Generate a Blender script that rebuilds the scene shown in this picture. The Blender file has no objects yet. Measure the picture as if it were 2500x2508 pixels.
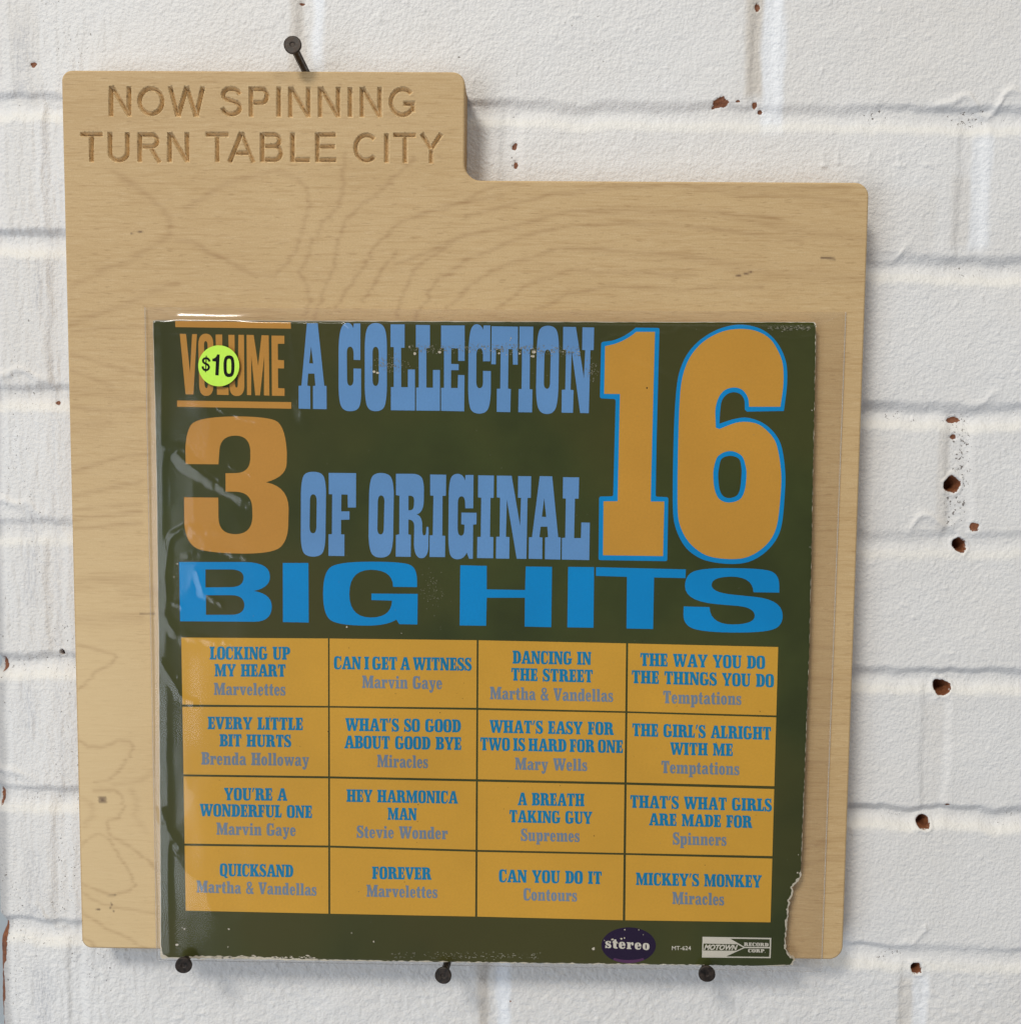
import bpy, bmesh, math, random
import numpy as np
from mathutils import Vector, Matrix
from mathutils.geometry import delaunay_2d_cdt

random.seed(7)
SC = bpy.context.scene
COL = SC.collection

# ------------------------------------------------------------------ camera
# photograph: 2500 x 2508 px, focal length 2450 px; the wall is the plane y = 0
F, PITCH, YAW, ROLL = 2450.0, -0.07354, -0.01295, 0.00883
CX, CZ, CD = 0.22036, 0.25841, 0.50374
FW = np.array([math.sin(YAW) * math.cos(PITCH), math.cos(YAW) * math.cos(PITCH), math.sin(PITCH)])
_r = np.array([math.cos(YAW), -math.sin(YAW), 0.0])
_u = np.cross(_r, FW)
RT = math.cos(ROLL) * _r + math.sin(ROLL) * _u
UP = -math.sin(ROLL) * _r + math.cos(ROLL) * _u
EYE = np.array([CX, -CD, CZ])
cam = bpy.data.cameras.new('camera')
cam.sensor_fit = 'HORIZONTAL'
cam.sensor_width = 36.0
cam.lens = 36.0 * F / 2500.0
cam.clip_start, cam.clip_end = 0.01, 50.0
cam_ob = bpy.data.objects.new('camera', cam)
COL.objects.link(cam_ob)
cam_ob.matrix_world = Matrix(((RT[0], UP[0], -FW[0], EYE[0]), (RT[1], UP[1], -FW[1], EYE[1]),
                              (RT[2], UP[2], -FW[2], EYE[2]), (0, 0, 0, 1)))
SC.camera = cam_ob
SC.cycles.use_denoising = True
SC.cycles.use_adaptive_sampling = False

# ------------------------------------------------------------------ light
SC.view_settings.view_transform = 'Standard'
SC.view_settings.look = 'None'
SC.view_settings.exposure = 0.0
SC.view_settings.gamma = 1.0
W = bpy.data.worlds.new('World')
SC.world = W
W.use_nodes = True
nt = W.node_tree
bg = nt.nodes['Background']
tc = nt.nodes.new('ShaderNodeTexCoord')
sx = nt.nodes.new('ShaderNodeSeparateXYZ')
rp = nt.nodes.new('ShaderNodeValToRGB')
mr = nt.nodes.new('ShaderNodeMapRange')
mr.inputs[1].default_value, mr.inputs[2].default_value = -1.0, 1.0
nt.links.new(tc.outputs['Generated'], sx.inputs[0])
nt.links.new(sx.outputs[2], mr.inputs[0])
nt.links.new(mr.outputs[0], rp.inputs[0])
rp.color_ramp.elements[0].color = (0.26, 0.28, 0.33, 1)
rp.color_ramp.elements[1].color = (0.62, 0.60, 0.56, 1)
e = rp.color_ramp.elements.new(0.5)
e.color = (0.062, 0.068, 0.080, 1)
mx_ = nt.nodes.new('ShaderNodeMapRange')
mx_.inputs[1].default_value, mx_.inputs[2].default_value = -0.9, 0.6
mx_.inputs[3].default_value, mx_.inputs[4].default_value = 1.7, 0.85
nt.links.new(sx.outputs[0], mx_.inputs[0])
ml_ = nt.nodes.new('ShaderNodeVectorMath')
ml_.operation = 'SCALE'
nt.links.new(rp.outputs[0], ml_.inputs[0])
nt.links.new(mx_.outputs[0], ml_.inputs['Scale'])
nt.links.new(ml_.outputs[0], bg.inputs[0])
bg.inputs[1].default_value = 1.0


def area(name, loc, target, size, power, color):
    l = bpy.data.lights.new(name, 'AREA')
    l.shape = 'RECTANGLE'
    l.size, l.size_y = size
    l.energy = power
    l.color = color
    o = bpy.data.objects.new(name, l)
    COL.objects.link(o)
    o.location = loc
    o.rotation_euler = (Vector(target) - Vector(loc)).to_track_quat('-Z', 'Y').to_euler()
    return o


TGT = (0.2, 0.0, 0.2)
area('ceiling_lamp', (-1.15, -2.9, 2.9), TGT, (0.9, 0.65), 83.0, (1.0, 0.95, 0.865))
area('second_ceiling_lamp', (2.2, -2.9, 2.8), TGT, (0.8, 0.6), 19.0, (1.0, 0.96, 0.90))
area('shop_window', (-1.6, -2.6, -0.5), TGT, (1.4, 1.9), 34.0, (0.86, 0.93, 1.0))

# ------------------------------------------------------------------ helpers


def unproj(px, py, y):
    """photo pixels (arrays) -> world points on the plane at depth y"""
    px = np.asarray(px, float)
    py = np.asarray(py, float)
    a = (px - 1250.0) / F
    b = (1254.0 - py) / F
    d = FW[None, :] + a[..., None] * RT + b[..., None] * UP
    t = (y + CD) / d[..., 1]
    return EYE + d * t[..., None]


def P(px, py, y):
    return unproj(np.array([px]), np.array([py]), y)[0]


def hash2(i, j, seed):
    n = (i.astype(np.int64) * 374761393 + j.astype(np.int64) * 668265263 + seed * 1442695041) & 0x7fffffff
    n = ((n ^ (n >> 13)) * 1274126177) & 0x7fffffff
    n = (n ^ (n >> 16)) & 0xffffff
    return n / float(0xffffff)


def vnoise(x, z, seed=0):
    xi, zi = np.floor(x), np.floor(z)
    fx, fz = x - xi, z - zi
    fx = fx * fx * fx * (fx * (fx * 6 - 15) + 10)
    fz = fz * fz * fz * (fz * (fz * 6 - 15) + 10)
    a, b = hash2(xi, zi, seed), hash2(xi + 1, zi, seed)
    c, d = hash2(xi, zi + 1, seed), hash2(xi + 1, zi + 1, seed)
    return (a + (b - a) * fx) * (1 - fz) + (c + (d - c) * fx) * fz - 0.5


def fbm(x, z, seed=0, octv=4):
    s, a = 0.0, 1.0
    for k in range(octv):
        s = s + a * vnoise(x * 2 ** k + 17.3 * k, z * 2 ** k + 9.1 * k, seed + k)
        a *= 0.5
    return s


def sstep(a, b, x):
    t = np.clip((x - a) / (b - a), 0, 1)
    return t * t * (3 - 2 * t)


def np_mesh(name, verts, quads, mats, parent=None, attrs=None, smooth=True, matidx=None):
    me = bpy.data.meshes.new(name)
    verts = np.asarray(verts, np.float32)
    quads = np.asarray(quads, np.int32)
    n, k = quads.shape
    me.vertices.add(len(verts))
    me.vertices.foreach_set('co', verts.ravel())
    me.loops.add(n * k)
    me.loops.foreach_set('vertex_index', quads.ravel())
    me.polygons.add(n)
    me.polygons.foreach_set('loop_start', np.arange(0, n * k, k, dtype=np.int32))
    me.polygons.foreach_set('loop_total', np.full(n, k, np.int32))
    me.polygons.foreach_set('use_smooth', np.full(n, smooth, bool))
    for m in (mats if isinstance(mats, (list, tuple)) else [mats]):
        me.materials.append(m)
    if matidx is not None:
        me.polygons.foreach_set('material_index', np.asarray(matidx, np.int32))
    for an, av in (attrs or {}).items():
        at = me.attributes.new(an, 'FLOAT', 'POINT')
        at.data.foreach_set('value', np.asarray(av, np.float32))
    me.update(calc_edges=True)
    me.validate()
    o = bpy.data.objects.new(name, me)
    COL.objects.link(o)
    if parent:
        o.parent = parent
    return o


def pyd(name, verts, faces, mat, parent=None, smooth=False):
    me = bpy.data.meshes.new(name)
    me.from_pydata([tuple(map(float, v)) for v in verts], [], faces)
    me.materials.append(mat)
    me.update()
    for p in me.polygons:
        p.use_smooth = smooth
    o = bpy.data.objects.new(name, me)
    COL.objects.link(o)
    if parent:
        o.parent = parent
    return o


def tag(o, label, cat, group=None):
    o['label'] = label
    o['category'] = cat
    if group:
        o['group'] = group
    return o


# ------------------------------------------------------------------ materials
class NB:
    """small node builder around one Principled material"""

    def __init__(self, name, color=(0.8, 0.8, 0.8), rough=0.5, spec=0.5, metal=0.0):
        self.m = bpy.data.materials.new(name)
        self.m.use_nodes = True
        self.t = self.m.node_tree
        self.b = self.t.nodes['Principled BSDF']
        self.b.inputs['Base Color'].default_value = (*color, 1)
        self.b.inputs['Roughness'].default_value = rough
        self.b.inputs['Specular IOR Level'].default_value = spec
        self.b.inputs['Metallic'].default_value = metal
        self.co = self.t.nodes.new('ShaderNodeTexCoord').outputs['Object']

    def n(self, kind, **kw):
        nd = self.t.nodes.new('ShaderNode' + kind)
        for k, v in kw.items():
            setattr(nd, k, v)
        return nd

    def l(self, a, b):
        self.t.links.new(a, b)

    def mapped(self, scale):
        m = self.n('Mapping')
        m.inputs['Scale'].default_value = scale
        self.l(self.co, m.inputs['Vector'])
        return m.outputs[0]

    def noise(self, scale, detail=3.0, rough=0.5, vec=None, dist=0.0):
        x = self.n('TexNoise')
        x.inputs['Scale'].default_value = scale
        x.inputs['Detail'].default_value = detail
        x.inputs['Roughness'].default_value = rough
        x.inputs['Distortion'].default_value = dist
        self.l(vec if vec else self.co, x.inputs['Vector'])
        return x.outputs['Fac']

    def rng(self, v, a, b, c=0.0, d=1.0):
        m = self.n('MapRange')
        for i, q in zip((1, 2, 3, 4), (a, b, c, d)):
            m.inputs[i].default_value = q
        self.l(v, m.inputs[0])
        return m.outputs[0]

    def attr(self, name):
        a = self.n('Attribute')
        a.attribute_name = name
        return a.outputs['Fac']

    def mix(self, fac, a, b, mode='MIX'):
        m = self.n('MixRGB', blend_type=mode)
        for s, v in zip(m.inputs, (fac, a, b)):
            if hasattr(v, 'is_linked') or hasattr(v, 'links'):
                self.l(v, s)
            elif isinstance(v, (int, float)):
                s.default_value = v
            else:
                s.default_value = (*v, 1)
        return m.outputs[0]

    def math(self, op, a, b=0.0):
        m = self.n('Math', operation=op)
        for s, v in zip(m.inputs, (a, b)):
            if isinstance(v, (int, float)):
                s.default_value = v
            else:
                self.l(v, s)
        return m.outputs[0]

    def col(self, v):
        self.l(v, self.b.inputs['Base Color'])

    def bump(self, h, strength, dist):
        b = self.n('Bump')
        b.inputs['Strength'].default_value = strength
        b.inputs['Distance'].default_value = dist
        self.l(h, b.inputs['Height'])
        self.l(b.outputs[0], self.b.inputs['Normal'])


def wall_mat():
    k = NB('painted_brick', rough=0.5, spec=0.35)
    big = k.noise(9, 3, 0.6)
    fine = k.noise(420, 2, 0.6)
    c = k.mix(k.rng(big, 0.35, 0.65), (0.765, 0.745, 0.715), (0.80, 0.795, 0.785))
    c = k.mix(k.rng(fine, 0.3, 0.7, 0, 0.5), c, (0.74, 0.73, 0.72))
    c = k.mix(k.attr('warm'), c, (0.60, 0.545, 0.475))
    c = k.mix(k.attr('nose_shade'), c, (0.47, 0.46, 0.45))  # shade of the rounded corner, mixed into the paint colour
    c = k.mix(k.attr('white'), c, (0.83, 0.85, 0.88))
    c = k.mix(k.attr('cream'), c, (0.84, 0.81, 0.74))
    scr = k.noise(1.0, 4, 0.65, k.mapped((900, 300, 190)))
    dirt = k.math('MULTIPLY', k.attr('dirt'), k.rng(scr, 0.42, 0.6))
    c = k.mix(dirt, c, (0.36, 0.375, 0.42))
    pn = k.noise(620, 3, 0.62)
    pf = k.math('MULTIPLY_ADD', k.attr('pit'), 0.26)
    pf.node.inputs[2].default_value = -0.80
    pm = k.rng(k.math('ADD', pn, pf), 0.0, 0.05)
    c = k.mix(k.math('MULTIPLY', pm, 0.85), c, (0.11, 0.085, 0.07))
    br = k.noise(300, 4, 0.7)
    bc = k.mix(k.rng(br, 0.3, 0.7), (0.13, 0.045, 0.022), (0.28, 0.105, 0.045))
    ce = k.noise(700, 4, 0.7)
    cm = k.rng(k.math('ADD', k.attr('chip'), k.rng(ce, 0.2, 0.8, -0.22, 0.22)), 0.47, 0.53)
    c = k.mix(cm, c, bc)
    k.col(c)
    h1 = k.noise(640, 2, 0.5)
    h2 = k.noise(1700, 2, 0.5)
    h = k.math('ADD', k.rng(h1, 0.3, 0.8), k.math('MULTIPLY', h2, 0.35))
    k.bump(h, 0.50, 0.0006)
    return k.m


def wood_mat():
    k = NB('birch_plywood', rough=0.5, spec=0.3)
    broad = k.noise(1.0, 3, 0.5, k.mapped((7, 7, 16)))
    st = k.noise(1.0, 4, 0.66, k.mapped((46, 60, 880)), 0.4)
    st2 = k.noise(1.0, 3, 0.62, k.mapped((120, 90, 1900)))
    wob = k.noise(1.0, 3, 0.6, k.mapped((5, 20, 90)), 0.6)
    c = k.mix(k.rng(broad, 0.3, 0.7), (0.54, 0.368, 0.178), (0.63, 0.45, 0.232))
    c = k.mix(k.rng(wob, 0.38, 0.62, 0, 0.5), c, (0.61, 0.430, 0.222))
    c = k.mix(k.rng(st, 0.50, 0.72, 0, 0.44), c, (0.36, 0.20, 0.072))
    c = k.mix(k.rng(st2, 0.52, 0.70, 0, 0.50), c, (0.70, 0.53, 0.305))
    pr = k.noise(1.0, 2, 0.5, k.mapped((170, 90, 1500)))
    c = k.mix(k.rng(pr, 0.61, 0.72, 0, 0.36), c, (0.26, 0.14, 0.055))
    mot = k.noise(1400, 2, 0.6)
    c = k.mix(k.rng(mot, 0.35, 0.7, 0, 0.30), c, (0.40, 0.25, 0.11))
    c = k.mix(k.math('MULTIPLY', k.attr('pale'), 0.62), c, (0.75, 0.565, 0.305))
    g = k.math('MULTIPLY', k.attr('grain'), k.rng(st, 0.35, 0.65, 0.35, 1.3))
    c = k.mix(k.math('MULTIPLY', g, 0.55), c, (0.33, 0.19, 0.085))
    c = k.mix(k.attr('spot'), c, (0.11, 0.062, 0.04))
    k.col(c)
    k.bump(k.math('ADD', st, st2), 0.12, 0.0003)
    return k.m


def carve_mat():
    k = NB('carved_birch', rough=0.7, spec=0.2)
    a = k.noise(1.0, 4, 0.65, k.mapped((260, 300, 900)))
    b = k.noise(700, 3, 0.6)
    c = k.mix(k.rng(a, 0.35, 0.65), (0.58, 0.41, 0.210), (0.74, 0.545, 0.30))
    c = k.mix(k.rng(b, 0.56, 0.66, 0, 0.6), c, (0.24, 0.145, 0.07))
    k.col(c)
    k.bump(b, 0.35, 0.0003)
    return k.m


def edge_mat():
    """board edge: the stacked plies, seen end on"""
    k = NB('plywood_edge', rough=0.7, spec=0.2)
    w = k.n('TexWave', wave_type='BANDS', bands_direction='Y')
    w.inputs['Scale'].default_value = 210.0
    k.l(k.co, w.inputs['Vector'])
    st = k.noise(1.0, 4, 0.6, k.mapped((120, 900, 120)))
    c = k.mix(k.rng(w.outputs['Fac'], 0.3, 0.7), (0.56, 0.38, 0.18), (0.36, 0.21, 0.09))
    c = k.mix(k.rng(st, 0.5, 0.7, 0, 0.4), c, (0.26, 0.15, 0.07))
    k.col(c)
    return k.m


def ink(name, c, var=0.10, rough=0.45, spec=0.08, fleck=(0.6, 0.56, 0.48), fl=0.0):
    k = NB(name, c, rough, spec)
    n1 = k.noise(14, 4, 0.6)
    n2 = k.noise(900, 2, 0.6)
    d = tuple(x * (1 - var * 1.6) for x in c)
    u = tuple(min(1.0, x * (1 + var)) for x in c)
    cc = k.mix(k.rng(n1, 0.3, 0.7), d, u)
    cc = k.mix(k.rng(n2, 0.3, 0.7, 0, 0.35), cc, tuple(x * 0.8 for x in c))
    if fl > 0:
        n3 = k.noise(330, 3, 0.7)
        n4 = k.noise(22, 3, 0.6)
        f = k.math('MULTIPLY', k.rng(n3, 0.70, 0.78), k.rng(n4, 0.52, 0.68))
        cc = k.mix(k.math('MULTIPLY', f, fl), cc, fleck)
    if name == 'green_print':
        n5 = k.noise(7, 3, 0.55)
        cc = k.mix(k.math('MULTIPLY', k.rng(n5, 0.42, 0.60), 0.75), cc, (0.064, 0.056, 0.0125))
    k.col(cc)
    return k.m


M_WALL = wall_mat()
M_WOOD = wood_mat()
M_CARVE = carve_mat()
M_EDGE = edge_mat()
M_GREEN = ink('green_print', (0.051, 0.063, 0.0155), 0.25, 0.45, 0.08, (0.20, 0.20, 0.13), 0.6)
M_ORANGE = ink('orange_print', (0.60, 0.305, 0.045), 0.06)
M_TAN = ink('tan_orange_print', (0.56, 0.272, 0.052), 0.06)
M_CELL = ink('amber_print', (0.66, 0.358, 0.043), 0.06)
M_BLUE = ink('blue_print', (0.001, 0.258, 0.62), 0.08)
M_LBLUE = ink('light_blue_print', (0.138, 0.312, 0.60), 0.08)
M_TBLUE = ink('track_blue_print', (0.008, 0.215, 0.41), 0.10)
M_GBLUE = ink('grey_blue_print', (0.195, 0.250, 0.325), 0.12)
M_PURPLE = ink('purple_print', (0.018, 0.007, 0.034), 0.2)
M_MAUVE = ink('mauve_print', (0.10, 0.035, 0.10), 0.15)
M_WHITEP = ink('white_print', (0.66, 0.62, 0.53), 0.08)
M_CORE = ink('paper_core', (0.60, 0.54, 0.43), 0.15, 0.8, 0.2)
M_SCUFF = ink('worn_paper', (0.30, 0.285, 0.20), 0.3, 0.8, 0.2)
M_LIME = ink('lime_paper', (0.60, 0.97, 0.09), 0.03, 0.5, 0.3)
M_BLACK = ink('black_print', (0.012, 0.012, 0.012), 0.1)


def metal_mat():
    k = NB('dark_steel', (0.035, 0.029, 0.026), 0.42, 0.5, 0.55)
    n1 = k.noise(500, 3, 0.6)
    k.col(k.mix(k.rng(n1, 0.35, 0.7), (0.016, 0.013, 0.011), (0.060, 0.042, 0.032)))
    k.l(k.rng(n1, 0.3, 0.7, 0.35, 0.6), k.b.inputs['Roughness'])
    k.bump(n1, 0.3, 0.0002)
    return k.m


M_NAIL = metal_mat()


def film_mat():
    m = bpy.data.materials.new('clear_film')
    m.use_nodes = True
    t = m.node_tree
    t.nodes.clear()
    out = t.nodes.new('ShaderNodeOutputMaterial')
    tr = t.nodes.new('ShaderNodeBsdfTransparent')
    tr.inputs[0].default_value = (0.984, 0.978, 0.972, 1)
    gl = t.nodes.new('ShaderNodeBsdfGlossy')
    gl.inputs['Roughness'].default_value = 0.13
    df = t.nodes.new('ShaderNodeBsdfDiffuse')
    df.inputs[0].default_value = (0.6, 0.6, 0.6, 1)
    lw = t.nodes.new('ShaderNodeLayerWeight')
    lw.inputs[0].default_value = 0.5
    fr = t.nodes.new('ShaderNodeMath')
    fr.operation = 'POWER'
    fr.inputs[1].default_value = 5.2
    t.links.new(lw.outputs['Facing'], fr.inputs[0])
    mu = t.nodes.new('ShaderNodeMath')
    mu.operation = 'MULTIPLY_ADD'
    mu.inputs[1].default_value = 0.92
    mu.inputs[2].default_value = 0.036
    mu.use_clamp = True
    mx = t.nodes.new('ShaderNodeMixShader')
    mx2 = t.nodes.new('ShaderNodeMixShader')
    mx2.inputs[0].default_value = 0.007
    t.links.new(fr.outputs[0], mu.inputs[0])
    t.links.new(mu.outputs[0], mx.inputs[0])
    t.links.new(tr.outputs[0], mx2.inputs[1])
    t.links.new(df.outputs[0], mx2.inputs[2])
    t.links.new(mx2.outputs[0], mx.inputs[1])
    t.links.new(gl.outputs[0], mx.inputs[2])
    t.links.new(mx.outputs[0], out.inputs[0])
    tcn = t.nodes.new('ShaderNodeTexCoord')
    nz = t.nodes.new('ShaderNodeTexNoise')
    nz.inputs['Scale'].default_value = 60
    nz.inputs['Detail'].default_value = 2
    bp = t.nodes.new('ShaderNodeBump')
    bp.inputs['Strength'].default_value = 0.06
    bp.inputs['Distance'].default_value = 0.0006
    t.links.new(tcn.outputs['Object'], nz.inputs['Vector'])
    t.links.new(nz.outputs[0], bp.inputs['Height'])
    t.links.new(bp.outputs[0], gl.inputs['Normal'])
    return m


M_FILM = film_mat()
M_SEAM = M_FILM.copy()
M_SEAM.name = 'film_edge_glint'
for n_ in M_SEAM.node_tree.nodes:
    if n_.type == 'MIX_SHADER' and not n_.inputs[0].is_linked:
        n_.inputs[0].default_value = 0.30  # whitish diffuse share stands in for the glint along the seams

# ------------------------------------------------------------------ painted brick wall
WREF = -0.0


def steps(lo, hi, d, far_lo, far_hi, dfar):
    a = np.arange(lo, hi + d / 2, d)
    left = [lo]
    s = d
    while left[-1] > far_lo:
        s = min(s * 1.35, dfar)
        left.append(left[-1] - s)
    right = [a[-1]]
    s = d
    while right[-1] < far_hi:
        s = min(s * 1.35, dfar)
        right.append(right[-1] + s)
    return np.concatenate([np.array(left[:0:-1]), a, np.array(right[1:])])


X_EDGE = P(4, 2350, 0.008)[0]          # the outer corner of the wall
RAD = 0.0110                            # its rounded nose
DX = 0.00075
sx_ = steps(0.0, 0.56, DX, -0.20, 1.7, 0.014)   # distance along the section, 0 = start of nose
arc = RAD * math.pi / 2
s = sx_
bx = np.where(s < 0, X_EDGE, np.where(s < arc, X_EDGE + RAD * (1 - np.cos(np.clip(s, 0, arc) / RAD)),
                                      X_EDGE + RAD + (s - arc)))
by = np.where(s < 0, RAD - s, np.where(s < arc, RAD * (1 - np.sin(np.clip(s, 0, arc) / RAD)), 0.0))
ang = np.clip(s, 0, arc) / RAD
nx_, ny_ = -np.cos(ang), -np.sin(ang)
zz = steps(-0.075, 0.52, DX, -1.0, 1.3, 0.014)
# coordinates in photo pixels on the wall plane (an affine chart of the plane, so joints can be measured)
BX, BZ = np.meshgrid(bx, zz)
SS, _ = np.meshgrid(s, zz)
BX = BX + 0.0033 * np.clip(BZ / 0.43, -0.3, 1.3) * (1 - sstep(0.012, 0.06, SS))      # the corner leans a little


def joint_z(px, py):
    return P(px, py, 0.0)


# bed joints: [y at x=60, y at x=2300] tops of the joints in the photograph
beds = []
for yl, yr in ((-115, -80), (228, 262), (563, 626), (943, 988), (1272, 1302), (1600, 1637), (1928, 1976), (2252, 2318), (2590, 2650)):
    a, b = P(60, yl, 0.0), P(2300, yr, 0.0)
    beds.append((a[0], a[2], b[0], b[2]))
spc = (beds[1][1] - beds[-2][1]) / 6.0
for k in range(1, 16):
    a = beds[0]
    if k == 1:
        top0 = a
    beds.append((top0[0], top0[1] + spc * k, top0[2], top0[3] + spc * k))
    bt = beds[8]
    beds.append((bt[0], bt[1] - spc * k, bt[2], bt[3] - spc * k))
wob = 0.0011 * fbm(BX * 45, BZ * 6, 3, 3) + 0.0009 * fbm(BX * 160, BZ * 30, 5, 2)
H = np.zeros_like(BX)
cream = np.zeros_like(BX)
lip = np.zeros_like(BX)
for kk, (x0, z0, x1, z1) in enumerate(beds):
    zt = z0 + (z1 - z0) * (BX - x0) / (x1 - x0)
    wv = 0.0125 + 0.002 * vnoise(BX * 14, BX * 0 + kk * 3.7, 31)
    u = (zt + wob * 1.5 - BZ) / wv
    dpt = (0.0015 if kk == 4 else 0.0031) * (1 + 1.1 * vnoise(BX * 18 + 5, BX * 0 + kk * 1.3, 12))
    pr = sstep(-0.12, 0.33 + 0.28 * vnoise(BX * 25, BX * 0 + kk * 2.1, 18), u) * (1 - sstep(0.42, 1.12, u))
    H = np.minimum(H, -dpt * pr)
    cream = np.maximum(cream, 0.45 * sstep(0.62, 0.85, u) * (1 - sstep(0.95, 1.25, u)))
    # dropped dabs of paint just under the arris
    lip = np.maximum(lip, 0.0010 * np.exp(-((u + 0.2 + 1.2 * vnoise(BX * 90, BX * 0 + kk, 79)) / 0.16) ** 2) * sstep(0.12, 0.42, vnoise(BX * 40, BX * 0 + kk, 77)))
H += lip
# perpends (upright joints): photo x centre, photo y range
perp = [(752, -100, 262), (1875, -100, 262), (2375, 300, 640), (1250, 280, 590), (132, 250, 580), (2348, 1010, 1320),
        (140, 620, 950), (140, 1320, 1610), (2290, 1680, 1985), (2232, 2370, 2620), (1212, 2340, 2620), (190, 2300, 2600), (150, 1960, 2260)]
warm = np.zeros_like(BX)
white = np.zeros_like(BX)
dirt = np.zeros_like(BX)


def box_mask(x0, x1, y0, y1, soft=0.0018, wobble=0.0016, seed=0):
    a, b = P(x0, y0, 0.0), P(x1, y1, 0.0)
    xa, xb = min(a[0], b[0]), max(a[0], b[0])
    za, zb = min(a[2], b[2]), max(a[2], b[2])
    w1 = wobble * fbm(BX * 90, BZ * 40, seed + 40, 3)
    return (sstep(xa - soft, xa + soft, BX + w1) * (1 - sstep(xb - soft, xb + soft, BX + w1)) *
            sstep(za - 2 * soft, za + 2 * soft, BZ + w1) * (1 - sstep(zb - 2 * soft, zb + 2 * soft, BZ + w1)))


for i, (px, y0, y1) in enumerate(perp):
    H -= 0.0010 * box_mask(px - 24, px + 24, y0, y1, 0.0022, 0.002, i)
for k, (x0, x1, y0, y1, kind, amt) in enumerate((
        (708, 748, -60, 250, 'warm', .55), (768, 795, -60, 262, 'white', 1), (1830, 1868, -60, 240, 'warm', .75), (1872, 1915, -60, 330, 'white', .9),
        (1168, 1195, 2355, 2620, 'warm', .6), (1215, 1250, 2350, 2620, 'white', 1), (2385, 2420, 330, 610, 'white', .7), (2330, 2380, 430, 600, 'warm', .25),
        (2300, 2322, 1040, 1300, 'warm', .35), (2200, 2225, 2400, 2620, 'warm', .4), (2240, 2265, 2390, 2620, 'white', .6), (2265, 2300, 1720, 1960, 'warm', .12),
        (108, 150, 290, 2000, 'dirt', .85), (85, 105, 640, 760, 'dirt', .6), (55, 100, 1240, 1480, 'dirt', .35), (50, 85, 1660, 1800, 'dirt', .35), (60, 110, 2080, 2240, 'dirt', .3),
        (80, 130, 2370, 2508, 'dirt', .45), (30, 75, 60, 240, 'dirt', .35), (0, 140, 620, 1000, 'warm', .12), (2110, 2290, 460, 620, 'warm', .14), (2090, 2200, 1060, 1320, 'warm', .10),
        (1800, 2500, 0, 250, 'warm', .07), (20, 100, 0, 260, 'warm', .18), (10, 90, 300, 560, 'warm', .14))):
    mk = box_mask(x0, x1, y0, y1, 0.0016 if kind != 'dirt' else 0.003, 0.0022, 60 + k) * amt
    if kind == 'warm':
        warm = np.maximum(warm, mk)
    elif kind == 'white':
        white = np.maximum(white, mk)
    else:
        dirt = np.maximum(dirt, mk)
# paint skin: orange peel, drags and pits
near = (BX < 0.60) & (BZ > -0.1) & (BZ < 0.56)
left = 1 - sstep(0.0, 0.06, BX)
zb_ = P(1200, 2335, 0.0)[2]
low = 1 + 1.1 * (1 - sstep(zb_ - 0.004, zb_ + 0.002, BZ))
peel = low * 0.00021 * fbm(BX * 420, BZ * 420, 8, 3) + 0.00012 * fbm(BX * 130, BZ * 150, 9, 2) + 0.0009 * fbm(BX * 22, BZ * 26, 10, 2)
drag = 0.00040 * fbm(BX * 520, BZ * 75, 14, 3)
bob = vnoise(BX * 330, BZ * 330, 15)
peel += 0.0004 * sstep(0.40, 0.50, bob)
H += np.where(near, peel * (1 - 0.35 * left) + drag * left, 0.0006 * fbm(BX * 26, BZ * 30, 10, 2))
recess = sstep(0.0004, 0.003, -H)
clus = sstep(0.0, 0.35, fbm(BX * 34, BZ * 60, 22, 2))
pit = 0.12 * near + 0.55 * recess * clus + 0.30 * sstep(0.15, 0.45, fbm(BX * 30, BZ * 30, 23, 2))
for (xa, xb, ya, yb, th) in ((2318, 2372, 1005, 1300, .85), (1800, 1850, 272, 300, .95), (2330, 2400, 650, 685, .8), (1255, 1272, 335, 420, .95), (2300, 2400, 995, 1040, .75), (1780, 1880, 285, 310, .8), (2280, 2400, 300, 320, .7), (2110, 2330, 650, 690, .6), (60, 110, 1935, 1965, .95), (60, 130, 1605, 1640, .95), (2190, 2260, 2020, 2050, .6), (1200, 1500, 20, 240, .5), (800, 1200, 100, 165, .45)):
    pit = np.maximum(pit, th * box_mask(xa, xb, ya, yb, 0.003, 0.003, int(xa)))
pit = np.maximum(pit, 0.62 * left * sstep(-0.05, 0.3, fbm(BX * 60, BZ * 14, 26, 2)))
pit = np.clip(pit, 0, 1)
chip = np.zeros_like(BX)


def blob(px, py, rx, ry, seed, wob=0.5):
    """irregular spot: returns value <1 inside"""
    c = P(px, py, 0.0)
    k = 0.000206
    dx, dz = (BX - c[0]) / (rx * k), (BZ - c[2]) / (ry * k)
    return np.sqrt(dx * dx + dz * dz) * (1 + wob * fbm(BX * 260, BZ * 260, seed, 2))


# drilled holes showing raw brick
for i, (px, py, r) in enumerate(((2331, 1187, 17), (2351, 1335, 15), (2310, 1686, 17), (2263, 2017, 14), (2244, 2375, 13), (150, 1599, 5))):
    q = blob(px, py, r, r * 1.1, 90 + i, 0.45)
    H = np.where(q < 1.0, H - 0.011 * (1 - q ** 4), H)
    H += 0.0007 * np.exp(-((q - 1.35) / 0.25) ** 2)
    chip = np.maximum(chip, np.clip(0.5 + (1.10 - q) * 1.4, 0, 1))
    pit = np.where(q < 1.6, 0, pit)
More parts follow.
